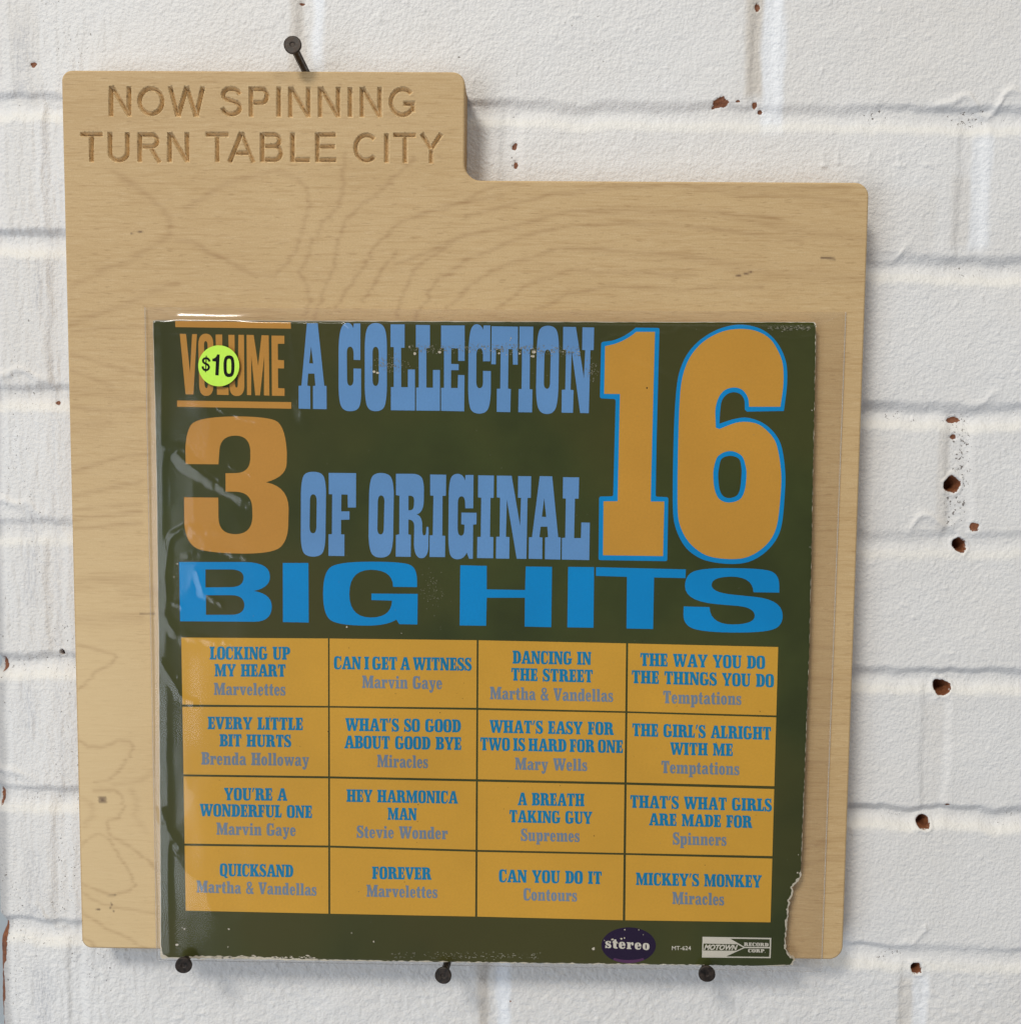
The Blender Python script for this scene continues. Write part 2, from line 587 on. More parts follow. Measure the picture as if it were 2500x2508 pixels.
# chips of missing paint
for i, (px, py, rx, ry, lim) in enumerate(((1856, 16, 8, 12, 1), (1770, 250, 20, 8, 1), (1806, 247, 5, 3, 1), (1849, 256, 6, 8, 1), (1863, 271, 7, 6, 1),
                                           (1260, 358, 5, 6, 1), (1263, 404, 6, 8, 1), (82, 156, 7, 4, 1), (2345, 1028, 22, 9, .8), (2338, 1070, 10, 6, .6),
                                           (2386, 1288, 9, 11, 1), (740, 8, 12, 4, .8), (1250, 2455, 4, 3, 1), (2320, 1972, 4, 3, 1), (138, 985, 6, 5, .7),
                                           (-2, 1628, 9, 26, .8), (-4, 1955, 8, 22, .8))):
    q = blob(px, py, rx, ry, 120 + i, 0.9)
    on = (q < lim)
    chip = np.maximum(chip, np.clip(0.5 + (lim - q) * 0.8, 0, 1))
    H = np.where(on, H - 0.0007, H)
# a stamp pressed into one brick, thick with paint
for (xa, ya, xb, yb) in ((2014, 374, 2015, 404), (2006, 405, 2024, 406), (2050, 376, 2051, 402), (2072, 404, 2090, 405), (2122, 402, 2130, 376), (2200, 376, 2201, 405), (2190, 406, 2212, 407), (2262, 404, 2280, 405)):
    a, b = P(xa, ya, 0.0), P(xb, yb, 0.0)
    ab = (b - a)[[0, 2]]
    t = np.clip(((BX - a[0]) * ab[0] + (BZ - a[2]) * ab[1]) / (ab @ ab), 0, 1)
    dd = np.hypot(BX - a[0] - t * ab[0], BZ - a[2] - t * ab[1])
    H += 0.0004 * np.exp(-(dd / 0.0009) ** 2)
# worn edge of the corner, low down
zt = P(10, 2265, 0.0)[2]
wn = fbm(BX * 0 + SS * 110, BZ * 70, 151, 3)
wd_ = np.minimum(np.minimum(zt + 0.004 * vnoise(BZ * 0 + SS * 90, BZ * 20, 152) - BZ, SS + 0.004), 0.0112 + 0.004 * wn - SS)
worn = wd_ > 0
chip = np.maximum(chip, np.clip(0.5 + wd_ / 0.003, 0, 1))
H = np.where(worn, H - 0.0006, H)
nose_shade = 0.85 * (1 - sstep(0.0125, 0.0175, SS + 0.0016 * fbm(BZ * 30, SS * 60, 161, 3)))  # grey tint standing in for shade on the rounded nose
pos = np.stack([BX + nx_[None, :] * H, by[None, :] + ny_[None, :] * H, BZ], -1)
nr, nc = BX.shape
idx = np.arange(nr * nc).reshape(nr, nc)
quads = np.stack([idx[:-1, :-1], idx[:-1, 1:], idx[1:, 1:], idx[1:, :-1]], -1).reshape(-1, 4)
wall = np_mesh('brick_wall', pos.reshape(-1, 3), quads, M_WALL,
               attrs=dict(chip=chip.ravel(), pit=pit.ravel(), warm=warm.ravel(), white=white.ravel(), dirt=dirt.ravel(), nose_shade=nose_shade.ravel(), cream=cream.ravel()))
tag(wall, 'white painted brick wall with drilled holes and chipped paint', 'wall')

k = NB('grey_blue_paint', (0.42, 0.47, 0.50), 0.6)
k.col(k.mix(k.rng(k.noise(3, 3), 0.3, 0.7), (0.40, 0.45, 0.48), (0.45, 0.50, 0.53)))
fv = [(-1.6, .55, -1.2), (.6, .55, -1.2), (.6, .55, 1.5), (-1.6, .55, 1.5), (-1.6, .62, -1.2), (.6, .62, -1.2), (.6, .62, 1.5), (-1.6, .62, 1.5)]
bw = pyd('plain_wall', fv, [(0, 1, 2, 3), (5, 4, 7, 6), (4, 0, 3, 7), (1, 5, 6, 2), (3, 2, 6, 7), (4, 5, 1, 0)], k.m)
tag(bw, 'pale grey blue wall far behind the corner of the brick wall', 'wall')

# ------------------------------------------------------------------ wooden board
BW_, BH_, TW_, TS_ = 0.38184, 0.43022, 0.19090, 0.04995
YB, YBK = -0.0200, -0.0006


def fillet(corners, n=10):
    """corners: (x, z, r); returns dense loop points with outward normals (counter-clockwise loop)"""
    out = []
    m = len(corners)
    for i in range(m):
        p = np.array(corners[i][:2])
        r = corners[i][2]
        a = np.array(corners[i - 1][:2]) - p
        b = np.array(corners[(i + 1) % m][:2]) - p
        a /= np.linalg.norm(a)
        b /= np.linalg.norm(b)
        c = p + (a + b) * r
        concave = (-a[0] * b[1] + a[1] * b[0]) < 0
        for k in range(n + 1):
            t = k / n * math.pi / 2
            q = c - b * r * math.cos(t) - a * r * math.sin(t)
            nrm = (q - c) / r * (-1 if concave else 1)
            out.append((q, nrm))
    res = []
    for i in range(len(out)):
        (p, n1), (q, n2) = out[i], out[(i + 1) % len(out)]
        res.append((p, n1))
        L = np.linalg.norm(q - p)
        if L > 0.004:
            kk = int(L / 0.0012)
            for j in range(1, kk):
                res.append((p + (q - p) * j / kk, n1))
    return res


loop = fillet([(0, 0, .0050), (BW_, 0, .0070), (BW_, BH_ - TS_, .0066), (TW_, BH_ - TS_, .0078), (TW_, BH_, .0058), (0, BH_, .0050)])
LP = np.array([q for q, _ in loop])
LN = np.array([n_ for _, n_ in loop])

# --- V-carved lettering: centre lines measured on the photograph
T1 = (250, 190, 4.28)
T2 = (680, 190, 4.28)


def arcp(cx, cy, rx, ry, a0, a1, n=22):
    return [(cx + rx * math.cos(math.radians(a0 + (a1 - a0) * i / n)), cy - ry * math.sin(math.radians(a0 + (a1 - a0) * i / n))) for i in range(n + 1)]


carve = []


def cv(T, *lines):
    for ln in lines:
        carve.append([(T[0] + x / T[2], T[1] + y / T[2]) for x, y in ln])


cv(T1, [(94, 82), (94, 407)], [(100, 88), (288, 400)], [(283, 82), (283, 407)],
   arcp(512, 243, 119, 133, 90, 450, 36),
   [(712, 84), (795, 407)], [(795, 407), (888, 86)], [(888, 86), (985, 407)], [(985, 407), (1058, 88)],
   [(1445, 172), (1425, 137), (1395, 119), (1355, 112), (1310, 117), (1280, 138), (1268, 170), (1275, 200), (1305, 222), (1355, 238), (1410, 256), (1440, 285),
    (1446, 318), (1428, 352), (1395, 372), (1355, 380), (1315, 373), (1280, 350), (1258, 308)],
   [(1562, 88), (1562, 411)], [(1562, 115), (1670, 115)] + arcp(1672, 186, 56, 71, 85, -85, 14) + [(1562, 258)],
   [(1852, 90), (1852, 411)],
   [(-232, 590), (8, 590)], [(-111, 590), (-111, 886)],
   [(82, 565), (82, 780)] + arcp(173, 780, 91, 82, 180, 360, 18) + [(265, 565)],
   [(395, 568), (395, 885)], [(395, 594), (510, 594)] + arcp(515, 656, 62, 62, 88, -88, 14) + [(395, 718)], [(505, 722), (605, 888)],
   [(707, 567), (707, 886)], [(713, 575), (893, 880)], [(891, 567), (891, 886)],
   [(1082, 592), (1328, 592)], [(1207, 592), (1207, 886)],
   [(1462, 568), (1335, 888)], [(1462, 568), (1588, 888)], [(1385, 785), (1545, 785)],
   [(1680, 570), (1680, 886)], [(1680, 594), (1795, 594)] + arcp(1798, 654, 62, 60, 88, -88, 12) + [(1680, 714)],
   [(1680, 714), (1800, 714)] + arcp(1804, 786, 70, 72, 88, -88, 12) + [(1680, 858)])
cv(T2, [(133, 92), (133, 414)], [(139, 98), (325, 408)], [(322, 92), (322, 414)],
   [(447, 92), (447, 414)], [(453, 98), (637, 408)], [(634, 92), (634, 414)], [(760, 92), (760, 414)],
   [(883, 92), (883, 414)], [(889, 98), (1073, 408)], [(1070, 92), (1070, 414)],
   arcp(1308, 252, 120, 135, 40, 318, 26) + [(1415, 348)], [(1418, 360), (1418, 268)], [(1316, 268), (1445, 268)],
   [(157, 572), (157, 888)], [(157, 860), (342, 860)],
   [(418, 572), (418, 888)], [(418, 594), (614, 594)], [(418, 718), (605, 718)], [(418, 860), (620, 860)],
   arcp(930, 732, 113, 132, 42, 320, 26),
   [(1142, 578), (1142, 892)], [(1208, 598), (1454, 598)], [(1335, 598), (1335, 896)],
   [(1508, 580), (1610, 745)], [(1718, 580), (1610, 745)], [(1610, 740), (1610, 900)])
HWID = 27.5 / 4.28 * 0.00019     # half width of a groove


def carve_depth(x, z):
    """groove depth (m) at board coordinates; a 90-degree V for every stroke"""
    d = np.zeros_like(x)
    for ln in carve:
        w = unproj(np.array([p[0] for p in ln]), np.array([p[1] for p in ln]), YB)[:, (0, 2)]
        m = (x > w[:, 0].min() - .003) & (x < w[:, 0].max() + .003) & (z > w[:, 1].min() - .003) & (z < w[:, 1].max() + .003)
        if not m.any():
            continue
        X, Z = x[m], z[m]
        best = np.full(X.shape, 9.0)
        for i in range(len(w) - 1):
            a, b = w[i], w[i + 1]
            ab = b - a
            t = np.clip(((X - a[0]) * ab[0] + (Z - a[1]) * ab[1]) / (ab @ ab + 1e-14), 0, 1)
            best = np.minimum(best, np.hypot(X - a[0] - t * ab[0], Z - a[1] - t * ab[1]))
        ins = HWID - best
        for a, b in ((w[0], w[1]), (w[-1], w[-2])):
            if np.linalg.norm(w[0] - w[-1]) < 1e-4:
                continue
            ab = (b - a) / np.linalg.norm(b - a)
            e_ = (X - a[0]) * ab[0] + (Z - a[1]) * ab[1]
            loc = np.hypot(X - a[0], Z - a[1]) < 2 * HWID
            ins = np.where(loc, np.minimum(ins, e_), ins)
        d[m] = np.maximum(d[m], ins)
    return np.clip(d, 0, 0.0012) * 2.3


def in_board(x, z, mgn):
    main = (x > mgn) & (x < BW_ - mgn) & (z > mgn) & (z < BH_ - TS_ - mgn)
    tabm = (x > mgn) & (x < TW_ - mgn) & (z > BH_ - TS_ - .03) & (z < BH_ - mgn)
    ok = main | tabm
    for (cx, cz, r, sx, sz) in ((0, 0, .005, 1, 1), (BW_, 0, .007, -1, 1), (BW_, BH_ - TS_, .0066, -1, -1), (TW_, BH_, .0058, -1, -1), (0, BH_, .005, 1, -1)):
        ux, uz = (x - cx) * sx, (z - cz) * sz
        ok &= ~((ux < r) & (uz < r) & (np.hypot(ux - r, uz - r) > r - mgn))
    return ok


GS = 0.00085
gx, gz = np.meshgrid(np.arange(0.0017, BW_, GS), np.arange(0.0017, BH_, GS))
gx = gx + (np.indices(gx.shape)[0] % 2) * GS * 0.5
g1 = np.stack([gx.ravel(), gz.ravel()], -1)
la, lb = P(186, 200, YB), P(1108, 410, YB)
fine = 0.00036
fx, fz = np.meshgrid(np.arange(la[0], lb[0], fine), np.arange(lb[2], la[2], fine))
fd = carve_depth(fx.ravel(), fz.ravel())
fp = np.stack([fx.ravel(), fz.ravel()], -1)
# keep fine points in and right around the grooves
near_ = fd > 0
grid = near_.reshape(fx.shape)
dil = grid.copy()
for _ in range(2):
    e2 = dil.copy()
    e2[1:] |= dil[:-1]
    e2[:-1] |= dil[1:]
    e2[:, 1:] |= dil[:, :-1]
    e2[:, :-1] |= dil[:, 1:]
    dil = e2
fp = fp[dil.ravel()]
# coarse points that do not collide with the fine ones
ci = np.clip(((g1[:, 0] - la[0]) / fine).round().astype(int), -1, fx.shape[1])
cj = np.clip(((g1[:, 1] - lb[2]) / fine).round().astype(int), -1, fx.shape[0])
okc = in_board(g1[:, 0], g1[:, 1], 0.0016)
inside = (ci >= 0) & (ci < fx.shape[1]) & (cj >= 0) & (cj < fx.shape[0])
okc[inside] &= ~dil[cj[inside], ci[inside]]
g1 = g1[okc]
INS = 0.0009
inner = LP - LN * INS
pts = np.concatenate([inner, g1, fp])
nl = len(inner)
vs, es, fs, *_ = delaunay_2d_cdt([Vector((p[0] * 1000, p[1] * 1000)) for p in pts], [(i, (i + 1) % nl) for i in range(nl)], [], 1, 1e-6)
vv = np.array([(v.x / 1000, v.y / 1000) for v in vs])
tris = np.array([f for f in fs if len(f) == 3])
dep = carve_depth(vv[:, 0], vv[:, 1])

# --- grain lines traced from the veneer
grain_lines = []


def gl_(T, w, a, *lines):
    for ln in lines:
        grain_lines.append(([(T[0] + x / T[2], T[1] + y / T[2]) for x, y in ln], w, a))


W1, W2, W3, W4 = (140, 400, 1.926), (1140, 430, 1.926), (140, 780, 2.415), (140, 1560, 2.415)
gl_(W1, 11, .55, [(270, 40), (400, 130), (480, 200), (540, 270), (530, 340), (420, 410), (330, 470), (230, 500), (150, 535), (60, 580)],
    [(40, 760), (180, 720), (330, 660), (450, 600), (560, 570)], [(600, 210), (650, 190), (760, 110), (900, 60), (1030, 40), (1130, 65)])
gl_(W1, 8, .66, [(1130, 65), (1175, 120), (1190, 200), (1160, 290), (1130, 400), (1090, 460), (1025, 535), (930, 520), (830, 480), (700, 410), (640, 370), (560, 360)],
    [(1350, -40), (1350, 100), (1330, 200), (1250, 280), (1200, 370), (1180, 460), (1140, 510), (1180, 580), (1190, 650), (1170, 720)],
    [(1690, -30), (1560, 100), (1440, 190), (1350, 280), (1320, 380), (1310, 480), (1260, 590), (1225, 700), (1210, 760)])
gl_(W1, 7, .75, [(2100, 150), (1926, 180), (1780, 220), (1600, 290), (1500, 390), (1450, 480), (1360, 600), (1320, 680)],
    [(1600, 420), (1520, 520), (1440, 650)],
    [(1926, 340), (1800, 410), (1680, 510), (1620, 640), (1600, 720)], [(1926, 460), (1800, 540), (1720, 670), (1690, 740)], [(1940, 600), (1840, 680)])
gl_(W2, 7, .7, [(0, 110), (130, 50), (250, 20)], [(0, 190), (150, 160), (400, 90), (700, 60), (1000, 35)], [(-326, 420), (0, 280), (250, 230), (450, 175), (700, 160), (1000, 175), (1300, 180), (1500, 210)],
    [(-100, 480), (0, 400), (200, 310), (420, 250), (700, 225), (1000, 235), (1300, 270), (1600, 310)], [(-20, 560), (120, 450), (250, 400), (450, 340), (650, 350), (900, 365), (1200, 400)],
    [(150, 630), (300, 510), (480, 450), (750, 460), (1100, 470)], [(700, 40), (1000, 40), (1300, 90), (1600, 100), (1850, 130)], [(330, 640), (480, 560), (700, 520), (1000, 540), (1400, 520)])
gl_(W2, 16, .4, [(500, 180), (800, 165), (1200, 185), (1500, 250), (1880, 300)], [(600, 350), (1000, 380), (1500, 470), (1880, 490)], [(900, 35), (1300, 60), (1800, 60)])
gl_(W3, 8, .6, [(80, 205), (250, 265), (500, 330)], [(60, 300), (260, 380), (330, 400)], [(85, 905), (250, 860), (400, 810), (520, 810)], [(85, 1045), (300, 1010), (500, 965)],
    [(90, 1140), (250, 1115), (500, 1105)], [(90, 1185), (300, 1160), (500, 1150)], [(80, 1250), (250, 1230), (500, 1215)], [(90, 80), (250, 60), (520, 45)], [(80, 520), (260, 545), (520, 530)])
gl_(W3, 20, .4, [(95, 1565), (300, 1540), (500, 1550)], [(95, 1790), (250, 1780), (500, 1770)], [(400, 1615), (560, 1610)], [(70, 420), (300, 440), (520, 480)], [(75, 640), (300, 620)])
gl_(W4, 6, .62, [(100, 38), (250, 75), (340, 105), (350, 130), (320, 165), (230, 205), (170, 270), (115, 320)],
    [(120, 600), (180, 655), (260, 660), (360, 620), (430, 625), (460, 660), (420, 720), (360, 790), (300, 850), (220, 865)],
    [(215, 905), (340, 900), (385, 940), (390, 1020), (360, 1075), (300, 1080), (300, 1150), (330, 1190), (420, 1230), (520, 1310), (600, 1380)],
    [(140, 1240), (190, 1185), (250, 1165), (310, 1200), (370, 1300), (430, 1390), (460, 1460), (430, 1500), (330, 1528), (240, 1500), (140, 1445)],
    [(140, 1515), (270, 1580), (400, 1610), (600, 1630)], [(140, 1630), (300, 1730), (400, 1780), (520, 1850)], [(150, 1780), (240, 1840)])
gl_(W4, 12, .35, [(130, 940), (200, 980), (210, 1040), (170, 1110)], [(440, 900), (470, 980), (460, 1060), (520, 1150)], [(330, 870), (500, 850), (560, 800)])
gl_((1860, 1560, 2.3), 9, .45, [(230, 715), (440, 712), (560, 700)], [(220, 1190), (300, 1175), (400, 1150), (500, 1125)], [(200, 1290), (330, 1260), (500, 1230)], [(300, 60), (520, 80)], [(300, 240), (520, 230)], [(300, 500), (520, 480)])
dashes = [((1140 + 1680 / 1.926, 430 + 391 / 1.926), (1140 + 1745 / 1.926, 430 + 395 / 1.926), 2.2), ((1140 + 1270 / 1.926, 430 + 475 / 1.926), (1140 + 1345 / 1.926, 430 + 450 / 1.926), 2.4),
          ((348, 1505), (380, 1505), 2.2), ((264, 2192), (280, 2193), 3), ((272, 2212), (276, 2235), 1.6), ((235, 2228), (243, 2227), 2.5), ((318, 572), (352, 566), 1.6), ((206, 2318), (214, 2321), 3)]


def seg_field(lines_w):
    out = np.zeros(len(vv))
    ww = 0.0006 * fbm(vv[:, 0] * 90, vv[:, 1] * 260, 44, 2)
    wx = 0.0020 * fbm(vv[:, 0] * 40, vv[:, 1] * 800, 45, 2)
    for ln, wpx, amp in lines_w:
        w = unproj(np.array([p[0] for p in ln]), np.array([p[1] for p in ln]), YB)[:, (0, 2)]
        hw = wpx * 0.00014
        m = (vv[:, 0] > w[:, 0].min() - .008) & (vv[:, 0] < w[:, 0].max() + .008) & (vv[:, 1] > w[:, 1].min() - .008) & (vv[:, 1] < w[:, 1].max() + .008)
        if not m.any():
            continue
        X, Z = vv[m, 0] + wx[m], vv[m, 1] + ww[m] * 2
        best = np.full(X.shape, 9.0)
        for i in range(len(w) - 1):
            a, b = w[i], w[i + 1]
            ab = b - a
            t = np.clip(((X - a[0]) * ab[0] + (Z - a[1]) * ab[1]) / (ab @ ab + 1e-12), 0, 1)
            best = np.minimum(best, np.hypot(X - a[0] - t * ab[0], Z - a[1] - t * ab[1]))
        out[m] = np.maximum(out[m], amp * np.exp(-(best / hw) ** 2))
    return out


grain = seg_field(grain_lines)
spot = np.clip(seg_field([([a, b], w, 1.3) for a, b, w in dashes]), 0, 0.85)
kc = P(140 + 268 / 2.415, 1560 + 965 / 2.415, YB)
kd = np.maximum(np.abs(vv[:, 0] - kc[0]) / 0.0021, np.abs(vv[:, 1] - kc[2]) / 0.0018)
spot = np.maximum(spot, 0.62 * (1 - sstep(0.8, 1.1, kd)) + 0.3 * (1 - sstep(0.1, 0.5, kd)))
pale = (1 - sstep(0.0, 0.11, vv[:, 0] + 0.01 * fbm(vv[:, 0] * 20, vv[:, 1] * 20, 3, 2))) * (1 - sstep(0.10, 0.32, vv[:, 1]))

board = bpy.data.objects.new('wooden_board', None)
COL.objects.link(board)
tag(board, 'pale birch plywood board with a raised tab and carved lettering on the brick wall', 'sign board')
face_carved = (dep[tris] > 1e-6).any(1)
v3 = np.stack([vv[:, 0], np.full(len(vv), YB) + dep, vv[:, 1]], -1)


def sub(mask):
    t = tris[mask]
    u, inv = np.unique(t, return_inverse=True)
    return u, inv.reshape(-1, 3)


# orientation: make the triangles face -y
def orient(v, t):
    a, b, c = v[t[:, 0]], v[t[:, 1]], v[t[:, 2]]
    nrm = np.cross(b - a, c - a)
    flip = nrm[:, 1] > 0
    t = t.copy()
    t[flip] = t[flip][:, ::-1]
    return t


u, t = sub(~face_carved)
t = orient(v3[u], t)
np_mesh('front_veneer', v3[u], t, M_WOOD, board, dict(grain=grain[u], spot=spot[u], pale=pale[u]), smooth=False)
u, t = sub(face_carved)
t = orient(v3[u], t)
np_mesh('engraved_lettering', v3[u], t, M_CARVE, board, dict(grain=grain[u] * 0), smooth=False)
rings = [(INS, YB), (0.00045, YB + 0.00018), (0.00012, YB + 0.0005), (0, YB + 0.0010), (0, YBK)]
rv, rf = [], []
for off, y in rings:
    for p, n_ in zip(LP, LN):
        q = p - n_ * off
        rv.append((q[0], y, q[1]))
for r in range(len(rings) - 1):
    for i in range(nl):
        j = (i + 1) % nl
        rf.append((r * nl + i, r * nl + j, (r + 1) * nl + j, (r + 1) * nl + i))
rf.append(tuple(range((len(rings) - 1) * nl, len(rings) * nl))[::1])
eo = pyd('plywood_edge', rv, rf, M_EDGE, board, smooth=False)
eo.data.materials.append(M_WOOD)
for i_, p_ in enumerate(eo.data.polygons):
    if i_ < 3 * nl:
        p_.material_index = 1
        p_.use_smooth = True

# ------------------------------------------------------------------ nails


def nail(head_px, tail_px, L, label):
    h = P(head_px[0], head_px[1], -L)
    w = P(tail_px[0], tail_px[1], 0.0)
    ax = (w - h)
    ln = np.linalg.norm(ax)
    ax /= ln
    side = np.cross(ax, (0, 0, 1.0))
    side /= np.linalg.norm(side)
    top = np.cross(side, ax)
    root = bpy.data.objects.new('nail', None)
    COL.objects.link(root)
    tag(root, label, 'nail', 'dark nails driven into the brick wall')

    def lathe(name, prof, n=28, ripple=0.0):
        v, f = [], []
        for t_, r in prof:
            for k in range(n):
                a = 2 * math.pi * k / n
                rr = r * (1 + ripple * math.cos(a * 7) + 0.012 * math.sin(a * 3 + head_px[0]))
                v.append(h + ax * t_ + side * rr * math.cos(a) + top * rr * math.sin(a))
        for i in range(len(prof) - 1):
            for k in range(n):
                k2 = (k + 1) % n
                f.append((i * n + k, i * n + k2, (i + 1) * n + k2, (i + 1) * n + k))
        f.append(tuple(range(n))[::-1])
        f.append(tuple(range((len(prof) - 1) * n, len(prof) * n)))
        return pyd(name, v, f, M_NAIL, root, smooth=False)
    R = 0.0041
    lathe('nail_head', [(0.00025, .0009), (0.00008, .0011), (0.0, .0015), (0.0, R * .90), (.00022, R), (.0010, R), (.0013, R * .93), (.0016, .0021)])
    lathe('nail_shank', [(.0014, .0020), (.004, .0018), (ln + .012, .0018)], 28, 0.07)
    return root


nail((716, 108), (752, 180), 0.031, 'dark steel nail standing above the top edge of the wooden board')
nail((449, 2366), (487, 2285), 0.0315, 'dark steel nail under the lower left corner of the record sleeve')
nail((1085, 2391), (1110, 2318), 0.0325, 'dark steel nail with its shank showing below the middle of the record sleeve')
nail((1731, 2387), (1716, 2308), 0.0310, 'dark steel nail below the printed white label box of the record sleeve')

# ------------------------------------------------------------------ outline tools for printed work


def outline(text, T=(0, 0, 1.0), seg=7):
    """'x y' on-curve, 'x y*' quadratic control point, ';' next contour"""
    res = []
    for part in text.split(';'):
        tk = part.split()
        pts = []
        for i in range(0, len(tk), 2):
            off = tk[i + 1].endswith('*')
            pts.append((float(tk[i]), float(tk[i + 1].rstrip('*')), off))
        full = []
        m = len(pts)
        for i in range(m):
            p, q = pts[i], pts[(i + 1) % m]
            full.append(p)
            if p[2] and q[2]:
                full.append(((p[0] + q[0]) / 2, (p[1] + q[1]) / 2, False))
        while full[0][2]:
            full = full[1:] + full[:1]
        out = []
        m = len(full)
        i = 0
        while i < m:
            p = full[i]
            if full[(i + 1) % m][2]:
                c, q = full[(i + 1) % m], full[(i + 2) % m]
                for k_ in range(seg):
                    t = k_ / seg
                    out.append(((1 - t) ** 2 * p[0] + 2 * t * (1 - t) * c[0] + t * t * q[0], (1 - t) ** 2 * p[1] + 2 * t * (1 - t) * c[1] + t * t * q[1]))
                i += 2
            else:
                out.append(p[:2])
                i += 1
        res.append([(T[0] + x / T[2], T[1] + y / T[2]) for x, y in out])
    return res


def spline(text, T=(0, 0, 1.0), seg=5):
    """closed Catmull-Rom contour(s); '!' marks a corner"""
    res = []
    for part in text.split(';'):
        tk = part.split()
        pts, cor = [], []
        for i in range(0, len(tk), 2):
            cor.append(tk[i + 1].endswith('!'))
            pts.append(np.array((float(tk[i]), float(tk[i + 1].rstrip('!')))))
        m = len(pts)
        out = []
        for i in range(m):
            p0, p1, p2, p3 = pts[i - 1], pts[i], pts[(i + 1) % m], pts[(i + 2) % m]
            m1 = (p2 - p0) / 2 if not cor[i] else (p2 - p1)
            m2 = (p3 - p1) / 2 if not cor[(i + 1) % m] else (p2 - p1)
            L = np.linalg.norm(p2 - p1)
            for v_ in (m1, m2):
                nv = np.linalg.norm(v_)
                if nv > L:
                    v_ *= L / nv
            for k_ in range(seg):
                t = k_ / seg
                out.append(tuple((2 * t ** 3 - 3 * t * t + 1) * p1 + (t ** 3 - 2 * t * t + t) * m1 + (-2 * t ** 3 + 3 * t * t) * p2 + (t ** 3 - t * t) * m2))
        res.append([(T[0] + x / T[2], T[1] + y / T[2]) for x, y in out])
    return res


def round_corners(c, r):
    out = []
    m = len(c)
    for i in range(m):
        p, a, b = np.array(c[i]), np.array(c[i - 1]), np.array(c[(i + 1) % m])
        la_, lb_ = np.linalg.norm(a - p), np.linalg.norm(b - p)
        da, db = (a - p) / la_, (b - p) / lb_
        if abs(da @ db) > 0.93 or min(la_, lb_) < 2.2 * r:
            out.append(tuple(p))
            continue
        for t in (0, .25, .5, .75, 1):
            out.append(tuple((1 - t) ** 2 * (p + da * r) + 2 * t * (1 - t) * p + t * t * (p + db * r)))
    return out


def fill_px(glyphs):
    """list of glyphs (each a list of contours in photo px) -> verts(px), tris"""
    V, T = [], []
    for cs in glyphs:
        pts, ed = [], []
        for c in cs:
            c2 = [c[i] for i in range(len(c)) if math.hypot(c[i][0] - c[i - 1][0], c[i][1] - c[i - 1][1]) > 1e-4]
            b = len(pts)
            pts += [Vector(p) for p in c2]
            ed += [(b + i, b + (i + 1) % len(c2)) for i in range(len(c2))]
        vs, _, fs, *_ = delaunay_2d_cdt(pts, ed, [], 1, 1e-5)
        b = len(V)
        V += [(v.x, v.y) for v in vs]
        for f in fs:
            cx_ = sum(vs[i].x for i in f) / len(f)
            cy_ = sum(vs[i].y for i in f) / len(f)
            odd = False
            for c in cs:
                for i in range(len(c)):
                    (x1, y1), (x2, y2) = c[i - 1], c[i]
                    if (y1 > cy_) != (y2 > cy_) and cx_ < (x2 - x1) * (cy_ - y1) / (y2 - y1) + x1:
                        odd = not odd
            if odd:
                T.append(tuple(b + i for i in f))
    return np.array(V), T


def print_ink(name, glyphs, y, mat, parent):
    V, T = fill_px(glyphs)
    w = unproj(V[:, 0], V[:, 1], y)
    T = [f if ((w[f[1]] - w[f[0]])[2] * (w[f[2]] - w[f[0]])[0] - (w[f[1]] - w[f[0]])[0] * (w[f[2]] - w[f[0]])[2]) < 0 else f[::-1] for f in T]
    return pyd(name, w, T, mat, parent)


# ------------------------------------------------------------------ record sleeve
YC = -0.0255
E1 = 0.00006
sleeve = bpy.data.objects.new('record_sleeve', None)
COL.objects.link(sleeve)
tag(sleeve, 'dark green cardboard record sleeve with blue and orange lettering and a torn corner', 'record sleeve')


def jag(pts, amp, step, seed):
    rnd = random.Random(seed)
    out = []
    for i in range(len(pts) - 1):
        a, b = np.array(pts[i]), np.array(pts[i + 1])
        L = np.linalg.norm(b - a)
        n = max(1, int(L / step))
        d = (b - a) / L
        nn = np.array((-d[1], d[0]))
        for k_ in range(n):
            out.append(tuple(a + (b - a) * k_ / n + nn * rnd.uniform(-amp, amp)))
    return out


tz = lambda x, y: (1800 + x / 2.2514, 1650 + y / 2.2514)
tear = [tz(*p) for p in ((363, 1095), (360, 1128), (338, 1150), (312, 1178), (322, 1200), (314, 1232), (296, 1252), (303, 1275), (291, 1305), (292, 1340), (283, 1372), (285, 1420), (276, 1470), (281, 1520), (294, 1550), (312, 1572), (332, 1582), (318, 1606), (282, 1612))]
core = jag([(374, 785), (382, 1100), (388.5, 1580), (391, 2000), (393, 2343)], .5, 22, 1) + \
    jag([(393, 2343), (398, 2349), (450, 2347), (700, 2352), (1085, 2357), (1500, 2363), tear[-1]], .9, 9, 2) + \
    jag(tear[::-1], 2.2, 4, 3) + \
    jag([tear[0], (1972, 1850), (1982, 1580), (1990, 1200), (1997, 860), (1998, 792)], .7, 9, 4) + \
    jag([(1998, 792), (1993, 788.5), (1600, 788), (1000, 786), (382, 783.5), (374, 785)], .4, 30, 5)
